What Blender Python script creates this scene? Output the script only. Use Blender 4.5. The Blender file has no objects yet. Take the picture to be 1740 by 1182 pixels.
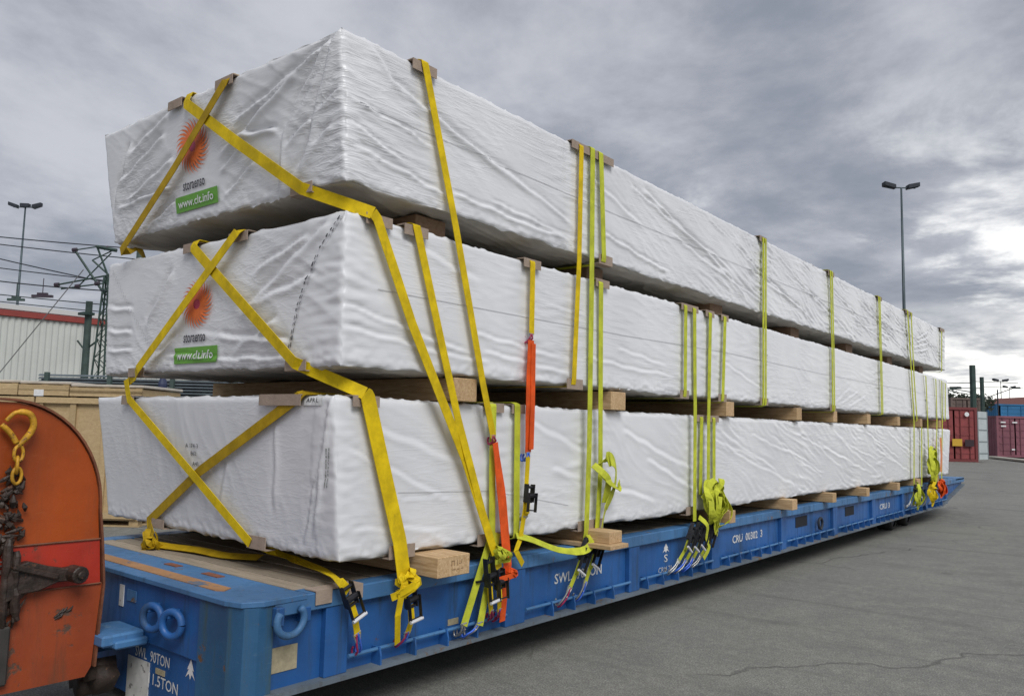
import bpy, bmesh, math, random
import numpy as np
from mathutils import Vector, Matrix
PI = math.pi
sc = bpy.context.scene
COL = sc.collection

# ------------------------------------------------------------------ camera
cam = bpy.data.cameras.new('camera')
co = bpy.data.objects.new('camera', cam); COL.objects.link(co)
yaw, pitch, roll = -0.687235, 0.096112, 0.0238
f_ = Vector((math.sin(yaw)*math.cos(pitch), math.cos(yaw)*math.cos(pitch), math.sin(pitch)))
r_ = Vector((math.cos(yaw), -math.sin(yaw), 0)); u_ = r_.cross(f_)
rr = r_*math.cos(roll)+u_*math.sin(roll); uu = -r_*math.sin(roll)+u_*math.cos(roll)
M = Matrix((rr, uu, -f_)).transposed().to_4x4(); M.translation = Vector((3.64, -2.908, 1.70))
co.matrix_world = M
cam.sensor_width = 36.0; cam.lens = 36.0*1359.44/1740.0
cam.clip_start = 0.1; cam.clip_end = 4000
sc.camera = co
sc.render.resolution_x = 1024; sc.render.resolution_y = 695

# ------------------------------------------------------------------ sky, sun, exposure
sc.view_settings.view_transform = 'Standard'; sc.view_settings.look = 'None'
sc.view_settings.gamma = 1.0; sc.view_settings.exposure = 0.62
SUN_DIR = Vector((0.74, -0.36, 0.86)).normalized()
sun_el = math.asin(SUN_DIR.z); sun_az = math.atan2(SUN_DIR.x, SUN_DIR.y)
w = bpy.data.worlds.new('World'); sc.world = w; w.use_nodes = True
nt = w.node_tree; nt.nodes.clear()
def nd(t, typ, **k):
    n = t.nodes.new(typ)
    for a, b in k.items(): setattr(n, a, b)
    return n
def mth(t, op, a, b=None, c=None, clamp=False):
    n = t.nodes.new('ShaderNodeMath'); n.operation = op; n.use_clamp = clamp
    for i, v in enumerate((a, b, c)):
        if v is None: continue
        if isinstance(v, (int, float)): n.inputs[i].default_value = v
        else: t.links.new(v, n.inputs[i])
    return n.outputs[0]
def mixc(t, fac, a, b, mode='MIX'):
    n = t.nodes.new('ShaderNodeMix'); n.data_type = 'RGBA'; n.blend_type = mode
    for sock, v in ((n.inputs[0], fac), (n.inputs[6], a), (n.inputs[7], b)):
        if isinstance(v, (int, float)): sock.default_value = v
        elif isinstance(v, tuple): sock.default_value = (v[0], v[1], v[2], 1)
        else: t.links.new(v, sock)
    return n.outputs[2]
def mapr(t, v, a, b, c=0.0, d=1.0, smooth=True):
    n = t.nodes.new('ShaderNodeMapRange'); n.interpolation_type = 'SMOOTHSTEP' if smooth else 'LINEAR'
    t.links.new(v, n.inputs[0])
    for i, x in enumerate((a, b, c, d)): n.inputs[i+1].default_value = x
    return n.outputs[0]
def noise(t, vec, scale, detail=4, rough=0.5, dist=0.0):
    n = t.nodes.new('ShaderNodeTexNoise'); n.inputs['Scale'].default_value = scale
    n.inputs['Detail'].default_value = detail; n.inputs['Roughness'].default_value = rough
    n.inputs['Distortion'].default_value = dist
    if vec is not None: t.links.new(vec, n.inputs['Vector'])
    return n.outputs[0]
def mapping(t, vec, loc=(0,0,0), rot=(0,0,0), scale=(1,1,1)):
    n = t.nodes.new('ShaderNodeMapping')
    n.inputs[1].default_value = loc; n.inputs[2].default_value = rot; n.inputs[3].default_value = scale
    t.links.new(vec, n.inputs[0]); return n.outputs[0]
tc = nd(nt, 'ShaderNodeTexCoord')
sep = nd(nt, 'ShaderNodeSeparateXYZ'); nt.links.new(tc.outputs['Generated'], sep.inputs[0])
zz = mth(nt, 'MAXIMUM', sep.outputs[2], 0.0)
zd = mth(nt, 'ADD', zz, 0.16)
px = mth(nt, 'DIVIDE', sep.outputs[0], zd); py = mth(nt, 'DIVIDE', sep.outputs[1], zd)
cmb = nd(nt, 'ShaderNodeCombineXYZ'); nt.links.new(px, cmb.inputs[0]); nt.links.new(py, cmb.inputs[1])
P = cmb.outputs[0]
n1 = noise(nt, P, 0.75, 10, 0.60, 0.25)
n2 = noise(nt, mapping(nt, P, (7.3, 1.9, 2.0)), 1.7, 9, 0.60, 0.2)
n3 = noise(nt, mapping(nt, P, (2.1, 4.4, 5.0)), 0.42, 6, 0.5, 0.6)
cl = mth(nt, 'ADD', mth(nt, 'MULTIPLY', n1, 0.6), mth(nt, 'MULTIPLY', n2, 0.4))
clf = mapr(nt, cl, 0.40, 0.61)
base = mixc(nt, clf, (0.18, 0.198, 0.238), (0.39, 0.40, 0.435))
# light through thin cloud towards the low bright part of the sky (down the length of the trailer)
dot = nd(nt, 'ShaderNodeVectorMath', operation='DOT_PRODUCT'); nt.links.new(tc.outputs['Generated'], dot.inputs[0])
gd = Vector((-0.02, 0.998, 0.03)).normalized(); dot.inputs[1].default_value = gd
g1 = mapr(nt, dot.outputs['Value'], 0.74, .97)
hz = mapr(nt, zz, 0.42, 0.12)
hz2 = mapr(nt, zz, 0.20, 0.03)
gap = mapr(nt, mth(nt, 'ADD', mth(nt, 'MULTIPLY', n2, 0.5), mth(nt, 'MULTIPLY', n3, 0.5)), 0.475, 0.575)
amt = mth(nt, 'MULTIPLY', mth(nt, 'MULTIPLY', gap, g1), hz)
base = mixc(nt, amt, base, (0.95, 0.95, 0.92))
base = mixc(nt, mth(nt, 'MULTIPLY', hz2, 0.35), base, (0.36, 0.37, 0.39))
g2 = mapr(nt, dot.outputs['Value'], 0.90, 0.99)
hz3 = mapr(nt, zz, 0.16, 0.06)
base = mixc(nt, mth(nt, 'MULTIPLY', mth(nt, 'MULTIPLY', g2, hz3), mapr(nt, n2, 0.25, 0.55)), base, (1.05, 1.03, 0.98))
sky = nd(nt, 'ShaderNodeTexSky', sky_type='NISHITA'); sky.sun_disc = False
sky.sun_elevation = sun_el; sky.sun_rotation = sun_az
skb = nd(nt, 'ShaderNodeBackground'); nt.links.new(sky.outputs[0], skb.inputs[0]); skb.inputs[1].default_value = 0.05
clb = nd(nt, 'ShaderNodeBackground'); nt.links.new(base, clb.inputs[0]); clb.inputs[1].default_value = 1.0
mx = nd(nt, 'ShaderNodeMixShader'); mx.inputs[0].default_value = 0.94
nt.links.new(skb.outputs[0], mx.inputs[1]); nt.links.new(clb.outputs[0], mx.inputs[2])
wo = nd(nt, 'ShaderNodeOutputWorld'); nt.links.new(mx.outputs[0], wo.inputs[0])
sl = bpy.data.lights.new('sun', 'SUN'); sl.energy = 1.5; sl.angle = math.radians(32); sl.color = (1.0, 0.985, 0.96)
so = bpy.data.objects.new('sun', sl); COL.objects.link(so)
so.rotation_euler = SUN_DIR.to_track_quat('Z', 'Y').to_euler(); so.location = (20, -15, 25)

# ------------------------------------------------------------------ helpers
def new_obj(name, me, m=None, parent=None, label=None, cat=None, group=None, kind=None, loc=None):
    o = bpy.data.objects.new(name, me); COL.objects.link(o)
    if m is not None and me is not None and len(me.materials) == 0: me.materials.append(m)
    if parent is not None: o.parent = parent
    if loc is not None: o.location = loc
    for k, v in (('label', label), ('category', cat), ('group', group), ('kind', kind)):
        if v: o[k] = v
    return o
def thing(name, label, cat, loc=(0,0,0), group=None, rotz=0.0):
    o = new_obj(name, None, label=label, cat=cat, group=group, loc=loc); o.rotation_euler = (0, 0, rotz)
    o.empty_display_size = 0.2
    return o
class B:
    """collects shapes into one mesh; org is subtracted so that parts sit relative to their thing"""
    def __init__(s, org=(0,0,0)): s.v = []; s.f = []; s.o = Vector(org)
    def add(s, vs, fs):
        n = len(s.v); s.v += [tuple(Vector(p)-s.o) for p in vs]; s.f += [tuple(i+n for i in q) for q in fs]; return s
    def box(s, a, b):
        x0, y0, z0 = a; x1, y1, z1 = b
        return s.add([(x0,y0,z0),(x1,y0,z0),(x1,y1,z0),(x0,y1,z0),(x0,y0,z1),(x1,y0,z1),(x1,y1,z1),(x0,y1,z1)],
            [(0,3,2,1),(4,5,6,7),(0,1,5,4),(1,2,6,5),(2,3,7,6),(3,0,4,7)])
    def obox(s, c, ax, ay, az, hx, hy, hz):
        c = Vector(c); ax, ay, az = Vector(ax), Vector(ay), Vector(az)
        vs = [c+ax*hx*i+ay*hy*j+az*hz*k for k in (-1,1) for i, j in ((-1,-1),(1,-1),(1,1),(-1,1))]
        return s.add(vs, [(0,3,2,1),(4,5,6,7),(0,1,5,4),(1,2,6,5),(2,3,7,6),(3,0,4,7)])
    def tube(s, pts, r, n=8, cap=True):
        pts = [Vector(p) for p in pts]; m = len(pts)
        rs = r if isinstance(r, (list, tuple)) else [r]*m
        vs = []; ref = None
        for i, p in enumerate(pts):
            t = (pts[min(i+1, m-1)]-pts[max(i-1, 0)]).normalized()
            if ref is None: ref = Vector((0,0,1)) if abs(t.z) < .9 else Vector((1,0,0))
            a = t.cross(ref)
            a = a.normalized() if a.length > 1e-6 else t.orthogonal().normalized()
            b = t.cross(a).normalized(); ref = a.cross(t)
            for k in range(n):
                th = 2*PI*k/n; vs.append(p+(a*math.cos(th)+b*math.sin(th))*rs[i])
        fs = [(i*n+k, i*n+(k+1)%n, (i+1)*n+(k+1)%n, (i+1)*n+k) for i in range(m-1) for k in range(n)]
        if cap: fs += [tuple(range(n)), tuple(range((m-1)*n, m*n))]
        return s.add(vs, fs)
    def ribbon(s, pts, width, nrm, th=0.003):
        pts = [Vector(p) for p in pts]; m = len(pts)
        ns = [Vector(q) for q in nrm] if isinstance(nrm, list) else [Vector(nrm)]*m
        ws = width if isinstance(width, list) else [width]*m
        vs = []
        for i, p in enumerate(pts):
            t = (pts[min(i+1, m-1)]-pts[max(i-1, 0)]).normalized()
            n = (ns[i]-t*ns[i].dot(t)); n = n.normalized() if n.length > 1e-5 else t.orthogonal().normalized()
            a = t.cross(n).normalized()*ws[i]*.5
            vs += [p-a, p+a, p+a+n*th, p-a+n*th]
        fs = [(i*4+k, i*4+(k+1)%4, i*4+4+(k+1)%4, i*4+4+k) for i in range(m-1) for k in range(4)]
        fs += [(0,1,2,3), (m*4-4, m*4-3, m*4-2, m*4-1)]
        return s.add(vs, fs)
    def prism(s, poly, axis, a, b):
        """poly: 2D points in the other two axes, extruded along axis"""
        def P3(u, v, w_): return {'x': (w_, u, v), 'y': (u, w_, v), 'z': (u, v, w_)}[axis]
        n = len(poly)
        vs = [P3(u, v, a) for u, v in poly]+[P3(u, v, b) for u, v in poly]
        return s.add(vs, [tuple(range(n)), tuple(range(2*n-1, n-1, -1))]+[(i, (i+1)%n, n+(i+1)%n, n+i) for i in range(n)])
    def mesh(s, name, m=None, smooth=False, bev=0.0, recalc=True):
        me = bpy.data.meshes.new(name); me.from_pydata(s.v, [], s.f)
        if recalc or bev:
            bm = bmesh.new(); bm.from_mesh(me)
            if recalc: bmesh.ops.recalc_face_normals(bm, faces=bm.faces)
            if bev:
                es = [e for e in bm.edges if len(e.link_faces) == 2 and e.calc_face_angle() > .5]
                bmesh.ops.bevel(bm, geom=es, offset=bev, segments=1, affect='EDGES', profile=.5)
            bm.to_mesh(me); bm.free()
        if m is not None: me.materials.append(m)
        if smooth: me.shade_smooth()
        return me
    def build(s, name, m, parent=None, smooth=False, bev=0.0, **k):
        return new_obj(name, s.mesh(name, m, smooth, bev), None, parent, **k)
def smooth_pts(pts, n=6):
    pts = [Vector(p) for p in pts]; q = [pts[0]]+pts+[pts[-1]]; out = []
    for i in range(1, len(q)-2):
        for k in range(n):
            t = k/n; a, b, c, d = q[i-1], q[i], q[i+1], q[i+2]
            out.append(.5*((2*b)+(c-a)*t+(2*a-5*b+4*c-d)*t*t+(3*b-a-3*c+d)*t**3))
    out.append(pts[-1]); return out

# ------------------------------------------------------------------ materials
def mat(name, col, rough=.6, metal=0.0, var=0.0, vscale=3.0, bump=0.0, bscale=30.0, col2=None, thr=None, spec=.5, detail=5, stretch=(1,1,1), col2scale=None):
    m = bpy.data.materials.new(name); m.use_nodes = True; t = m.node_tree; b = t.nodes['Principled BSDF']
    geo = nd(t, 'ShaderNodeNewGeometry'); pos = mapping(t, geo.outputs['Position'], scale=stretch)
    c = tuple(col)
    out = None
    if var > 0:
        n = noise(t, pos, vscale, detail, .6)
        f = mapr(t, n, .3, .7, 0, 1, False)
        out = mixc(t, f, tuple(x*(1-var) for x in c), tuple(min(1, x*(1+var)) for x in c))
    if col2 is not None:
        n = noise(t, pos, col2scale or vscale*1.7, 8, .62, .4)
        f = mapr(t, n, thr, thr+.07)
        out = mixc(t, f, out if out is not None else c, tuple(col2))
    if out is not None: t.links.new(out, b.inputs['Base Color'])
    else: b.inputs['Base Color'].default_value = (*c, 1)
    b.inputs['Roughness'].default_value = rough; b.inputs['Metallic'].default_value = metal
    b.inputs['Specular IOR Level'].default_value = spec
    if bump > 0:
        n = noise(t, pos, bscale, 4, .6)
        bp = nd(t, 'ShaderNodeBump'); bp.inputs['Strength'].default_value = bump; bp.inputs['Distance'].default_value = .01
        t.links.new(n, bp.inputs['Height']); t.links.new(bp.outputs[0], b.inputs['Normal'])
    return m
def wrap_material(name='white_film', k=.22):
    m = bpy.data.materials.new(name); m.use_nodes = True; t = m.node_tree; b = t.nodes['Principled BSDF']
    geo = nd(t, 'ShaderNodeNewGeometry'); pos = geo.outputs['Position']
    n = noise(t, pos, 1.3, 5, .6)
    c = mixc(t, mapr(t, n, .3, .7), (.70, .705, .725), (.78, .785, .80))
    # grime marks with a shape of their own
    sp = noise(t, mapping(t, pos, scale=(1, 1, 2.2)), 7.0, 8, .75, .6)
    c = mixc(t, mth(t, 'MULTIPLY', mapr(t, sp, .66, .74), .35), c, (.33, .33, .31))
    t.links.new(c, b.inputs['Base Color'])
    b.inputs['Roughness'].default_value = .33; b.inputs['Specular IOR Level'].default_value = .55
    h1 = noise(t, mapping(t, pos, rot=(-.42, .42, 0), scale=(2.0, .8, 5)), 2.4, 4, .5, .8)
    h2 = noise(t, pos, 26, 4, .6, .4)
    cz = []
    for rot, sc_, scl in (((.30, 0, 0), (1.3, .42, 5.5), 2.6), ((.52, -.35, 0), (1.5, .65, 6.0), 3.8), ((-.25, .5, 0), (1.6, .8, 4.5), 3.2)):
        nn_ = noise(t, mapping(t, pos, rot=rot, scale=sc_), scl, 3, .45, .75)
        r = mth(t, 'SUBTRACT', 1.0, mth(t, 'MULTIPLY', mth(t, 'ABSOLUTE', mth(t, 'SUBTRACT', nn_, .5)), 12.0), clamp=True)
        cz.append(mth(t, 'MULTIPLY', r, r))
    gt = mapr(t, noise(t, mapping(t, pos, (4, 2, 1)), 1.1, 2, .5), .40, .62)
    h = mth(t, 'ADD', mth(t, 'ADD', mth(t, 'MULTIPLY', h1, .45), mth(t, 'MULTIPLY', h2, .07)), mth(t, 'MULTIPLY', mth(t, 'MULTIPLY', mth(t, 'ADD', mth(t, 'ADD', cz[0], mth(t, 'MULTIPLY', cz[1], .6)), mth(t, 'MULTIPLY', cz[2], .4)), gt), .40))
    bp = nd(t, 'ShaderNodeBump'); bp.inputs['Strength'].default_value = k; bp.inputs['Distance'].default_value = .03
    t.links.new(h, bp.inputs['Height']); t.links.new(bp.outputs[0], b.inputs['Normal'])
    return m
def webbing_material(name, c):
    m = bpy.data.materials.new(name); m.use_nodes = True; t = m.node_tree; b = t.nodes['Principled BSDF']
    geo = nd(t, 'ShaderNodeNewGeometry'); pos = geo.outputs['Position']
    n = noise(t, pos, 9, 6, .65)
    cc = mixc(t, mapr(t, n, .3, .75), tuple(x*.72 for x in c), tuple(min(1, x*1.12) for x in c))
    d = noise(t, mapping(t, pos, scale=(1, 1, .3)), 22, 6, .7)
    cc = mixc(t, mth(t, 'MULTIPLY', mapr(t, d, .60, .72), .5), cc, tuple(x*.35+.02 for x in c))
    t.links.new(cc, b.inputs['Base Color']); b.inputs['Roughness'].default_value = .72; b.inputs['Specular IOR Level'].default_value = .3
    wv = nd(t, 'ShaderNodeTexWave', wave_type='BANDS', bands_direction='Z'); wv.inputs['Scale'].default_value = 60
    t.links.new(pos, wv.inputs[0])
    bp = nd(t, 'ShaderNodeBump'); bp.inputs['Strength'].default_value = .3; bp.inputs['Distance'].default_value = .002
    t.links.new(wv.outputs[1], bp.inputs['Height']); t.links.new(bp.outputs[0], b.inputs['Normal'])
    return m
def wood_material(name, a, bcol, stretch, rv=.45):
    m = bpy.data.materials.new(name); m.use_nodes = True; t = m.node_tree; b = t.nodes['Principled BSDF']
    geo = nd(t, 'ShaderNodeNewGeometry'); oi = nd(t, 'ShaderNodeObjectInfo')
    pos = mapping(t, geo.outputs['Position'], scale=stretch)
    n = noise(t, pos, 5, 8, .65, .8)
    c = mixc(t, mapr(t, n, .3, .7), a, bcol)
    c = mixc(t, mth(t, 'MULTIPLY', oi.outputs['Random'], rv), c, tuple(x*.55 for x in a))
    k = noise(t, geo.outputs['Position'], 14, 6, .7)
    c = mixc(t, mth(t, 'MULTIPLY', mapr(t, k, .64, .72), .6), c, tuple(x*.4 for x in a))
    t.links.new(c, b.inputs['Base Color']); b.inputs['Roughness'].default_value = .8
    bp = nd(t, 'ShaderNodeBump'); bp.inputs['Strength'].default_value = .4; bp.inputs['Distance'].default_value = .004
    t.links.new(n, bp.inputs['Height']); t.links.new(bp.outputs[0], b.inputs['Normal'])
    return m
def paint(name, c, dirt, rust, light, rt=.66, dk=.55, rough=.5):
    m = bpy.data.materials.new(name); m.use_nodes = True; t = m.node_tree; b = t.nodes['Principled BSDF']
    geo = nd(t, 'ShaderNodeNewGeometry'); pos = geo.outputs['Position']
    col = mixc(t, mapr(t, noise(t, pos, 1.6, 6, .6), .3, .7), tuple(x*.78 for x in c), tuple(x*1.2 for x in c))
    st = noise(t, mapping(t, pos, scale=(3.2, 3.2, .35)), 3.0, 7, .68, .2)
    col = mixc(t, mth(t, 'MULTIPLY', mapr(t, st, .50, .72), dk), col, dirt)
    sc_ = noise(t, mapping(t, pos, rot=(.3, .2, .5), scale=(1.2, 1.2, 9)), 6, 6, .75, .5)
    col = mixc(t, mth(t, 'MULTIPLY', mapr(t, sc_, .60, .68), .45), col, light)
    sp = noise(t, mapping(t, pos, (5, 1, 3)), 4.5, 9, .72, .3)
    f = mapr(t, sp, rt, rt+.05); col = mixc(t, f, col, rust)
    t.links.new(col, b.inputs['Base Color'])
    t.links.new(mapr(t, st, .4, .7, rough-.08, rough+.2), b.inputs['Roughness'])
    bp = nd(t, 'ShaderNodeBump'); bp.inputs['Strength'].default_value = .35; bp.inputs['Distance'].default_value = .006
    t.links.new(mth(t, 'SUBTRACT', noise(t, pos, 12, 5, .6), f), bp.inputs['Height']); t.links.new(bp.outputs[0], b.inputs['Normal'])
    return m
MW = wrap_material()
MW1 = wrap_material('smoother_white_film', .09)
MW2 = wrap_material('middle_white_film', .15)
UNDER = mat('beige_underside_film', (.40, .37, .32), .5, 0, .22, 2.5, .25, 8)  # bottom faces of the packages, darker and more beige than the sides
GOLD = webbing_material('gold_webbing', (.76, .54, .004))
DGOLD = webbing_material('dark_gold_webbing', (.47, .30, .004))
LIME = webbing_material('lime_webbing', (.56, .60, .045))
ORNG = webbing_material('orange_webbing', (.80, .10, .012))
BLUE = paint('trailer_blue', (.018, .098, .30), (.025, .055, .10), (.13, .065, .035), (.05, .14, .28), .655, .8)
BLUE2 = paint('worn_light_blue', (.06, .17, .35), (.04, .075, .12), (.17, .11, .07), (.18, .28, .38), .60, .6, .55)
RUSTB = paint('worn_rusty_band', (.38, .20, .09), (.20, .08, .04), (.09, .14, .21), (.48, .34, .18), .56, .6, .75)
FLNG = paint('grey_blue_flange', (.12, .15, .18), (.07, .07, .065), (.16, .10, .06), (.22, .24, .25), .58, .7, .7)
DARK = mat('dark_chassis_steel', (.02, .026, .035), .7, 0, .3, 3)
STEEL = mat('dark_ratchet_steel', (.035, .035, .04), .45, .6, .3, 30)
GRIP = mat('pale_grip', (.72, .72, .74), .45, .2)
HBLUE = mat('blue_hook_paint', (.06, .16, .70), .4, .2, .2, 30)
HRED = mat('red_hook_paint', (.38, .03, .10), .4, .2, .2, 30)
ZINC = mat('zinc_steel', (.42, .42, .40), .4, .7, .2, 30)
CARD = mat('grey_cardboard', (.33, .255, .20), .9, 0, .15, 14, .3, 60)
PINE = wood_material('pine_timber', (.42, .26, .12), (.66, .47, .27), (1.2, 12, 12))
PINE2 = wood_material('dark_brown_timber', (.20, .12, .07), (.28, .18, .11), (2, 8, 8))  # darker brown than the pine, only for bearers under the top package
DECKW = wood_material('weathered_deck_wood', (.27, .22, .16), (.46, .385, .29), (1.0, 14, 9), 1.0)
CRATEW = wood_material('crate_wood', (.46, .33, .17), (.58, .43, .24), (3, 3, 6))
WHITEP = mat('white_print', (.72, .72, .72), .6, 0, .12, 25)
STEN = mat('chipped_stencil_white', (.62, .63, .63), .6, 0, .15, 25, 0, 30, (.03, .09, .22), .58, col2scale=28)
BLACKP = mat('black_print', (.035, .033, .045), .6)
GREENP = mat('green_print', (.13, .36, .035), .5, 0, .1, 8)
REDP = mat('orange_red_print', (.74, .16, .025), .5, 0, .3, 12)
PURP = mat('plum_print', (.50, .05, .12), .5)
PANEL = mat('smooth_white_print_panel', (.76, .755, .765), .5, 0, .03, 8)
STICK = mat('white_sticker', (.62, .61, .58), .6, 0, .15, 12, 0, 30, (.18, .17, .16), .60, col2scale=22)
TANP = mat('tan_placard', (.36, .31, .20), .7, 0, .2, 30)
GREYT = mat('grey_seam', (.56, .56, .575), .6)

# ------------------------------------------------------------------ ground
def ground_material():
    m = bpy.data.materials.new('asphalt'); m.use_nodes = True; t = m.node_tree; b = t.nodes['Principled BSDF']
    geo = nd(t, 'ShaderNodeNewGeometry'); pos = geo.outputs['Position']
    big = noise(t, pos, .35, 5, .6, .5); mid = noise(t, pos, 3.0, 6, .65); fine = noise(t, pos, 85, 3, .7)
    c = mixc(t, mapr(t, big, .3, .7), (.170, .171, .160), (.235, .234, .216))
    c = mixc(t, mapr(t, mid, .35, .7), c, (.235, .232, .214), 'MIX')
    c = mixc(t, mapr(t, fine, .40, .72), mixc(t, 1.0, c, (.66, .66, .66), 'MULTIPLY'), mixc(t, 1.0, c, (1.55, 1.55, 1.50), 'MULTIPLY'))
    gr = noise(t, pos, 16, 5, .75)
    c = mixc(t, mapr(t, gr, .36, .66), mixc(t, 1.0, c, (.87, .87, .87), 'MULTIPLY'), mixc(t, 1.0, c, (1.12, 1.12, 1.11), 'MULTIPLY'))
    # stretched tyre-dirt streaks
    st = noise(t, mapping(t, pos, rot=(0, 0, .35), scale=(.25, 2.5, 1)), 1.2, 6, .65)
    c = mixc(t, mth(t, 'MULTIPLY', mapr(t, st, .52, .68), .38), c, (.09, .092, .082))
    # sparse cracks
    wv = nd(t, 'ShaderNodeTexNoise'); wv.inputs['Scale'].default_value = 1.1; wv.inputs['Detail'].default_value = 5
    t.links.new(pos, wv.inputs[0])
    add = nd(t, 'ShaderNodeVectorMath', operation='MULTIPLY_ADD'); t.links.new(wv.outputs[1], add.inputs[0])
    add.inputs[1].default_value = (.9, .9, 0); t.links.new(pos, add.inputs[2])
    vo = nd(t, 'ShaderNodeTexVoronoi', feature='DISTANCE_TO_EDGE', voronoi_dimensions='2D'); vo.inputs['Scale'].default_value = .22
    t.links.new(add.outputs[0], vo.inputs['Vector'])
    gate = mapr(t, noise(t, mapping(t, pos, (3, 9, 1)), .5, 3, .5), .42, .52)
    cr = mth(t, 'MULTIPLY', mapr(t, vo.outputs['Distance'], .007, .001), gate)
    c = mixc(t, mth(t, 'MULTIPLY', cr, .35), c, (.02, .02, .018))
    # dark spots of oil
    sp = noise(t, pos, 1.7, 2, .4)
    c = mixc(t, mth(t, 'MULTIPLY', mapr(t, sp, .72, .76), .6), c, (.025, .025, .025))
    t.links.new(c, b.inputs['Base Color'])
    b.inputs['Roughness'].default_value = .85; b.inputs['Specular IOR Level'].default_value = .35
    bp = nd(t, 'ShaderNodeBump'); bp.inputs['Strength'].default_value = .6; bp.inputs['Distance'].default_value = .006
    t.links.new(mth(t, 'SUBTRACT', mth(t, 'ADD', fine, mid), mth(t, 'MULTIPLY', cr, 2.0)), bp.inputs['Height'])
    t.links.new(bp.outputs[0], b.inputs['Normal'])
    return m
def gz(x, y):
    d = math.hypot(x-3.6, y+2.9); t = min(1, max(0, (d-19)/24)); return .33*t*t*(3-2*t)
def make_ground():
    xs = sorted(set([-2500, -900, -400, -200, -120]+list(range(-90, 61, 2))+[80, 120, 200, 400, 900, 2500]))
    vs = [(x, y, gz(x, y)) for y in xs for x in xs]; n = len(xs)
    fs = [(j*n+i, j*n+i+1, (j+1)*n+i+1, (j+1)*n+i) for j in range(n-1) for i in range(n-1)]
    me = bpy.data.meshes.new('ground'); me.from_pydata(vs, [], fs); me.shade_smooth()
    new_obj('ground', me, ground_material(), kind='structure')
make_ground()

# ------------------------------------------------------------------ wrapped packages
def hash2(ix, iy, seed):
    h = (ix.astype(np.int64)*374761393 + iy.astype(np.int64)*668265263 + seed*1442695041) & 0xffffffff
    h = ((h ^ (h >> 13))*1274126177) & 0xffffffff
    return ((h ^ (h >> 16)) & 0xffff)/65535.0*2*PI
def perlin(x, y, seed):
    x = np.asarray(x, float); y = np.asarray(y, float)
    ix = np.floor(x).astype(np.int64); iy = np.floor(y).astype(np.int64); fx = x-ix; fy = y-iy
    u = fx*fx*fx*(fx*(fx*6-15)+10); v = fy*fy*fy*(fy*(fy*6-15)+10)
    def g(i, j): a = hash2(ix+i, iy+j, seed); return np.cos(a)*(fx-i)+np.sin(a)*(fy-j)
    a = g(0,0)*(1-u)+g(1,0)*u; b = g(0,1)*(1-u)+g(1,1)*u
    return (a*(1-v)+b*v)*1.5
def folds(u, v, seed, ang, L, s, amp, warp=.25, sharp=.22):
    wu = u+warp*perlin(u*1.1, v*1.4, seed+11); wv_ = v+warp*.5*perlin(u*.9+5, v*1.7, seed+12)
    ca, sa = math.cos(ang), math.sin(ang)
    p = (wu*ca+wv_*sa)/L; q = (-wu*sa+wv_*ca)/s
    n = perlin(p, q, seed)
    r = np.exp(-np.abs(n)/sharp*1.25)
    return amp*1.5*(r-.40)
def crease(u, v, a, b, wid, h):
    wid = wid*.60
    """one explicit fold from a to b: a ridge with a shaded hollow beside it"""
    ax, ay = a; bx, by = b; L = math.hypot(bx-ax, by-ay); tx, ty = (bx-ax)/L, (by-ay)/L
    t = (u-ax)*tx+(v-ay)*ty; d = -(u-ax)*ty+(v-ay)*tx
    d = d+.03*perlin(t*3.1, d*2+1.7, 91)
    m = np.clip(np.minimum((t+.03)/.10, (L+.03-t)/.22), 0, 1); m = m*m*(3-2*m)
    k = d/wid
    r = np.exp(-1.35*np.sqrt(k*k+.02)); v_ = np.exp(-1.6*np.sqrt((k-1.35)**2+.01))
    return 1.15*h*m*(r-.95*v_)
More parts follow.
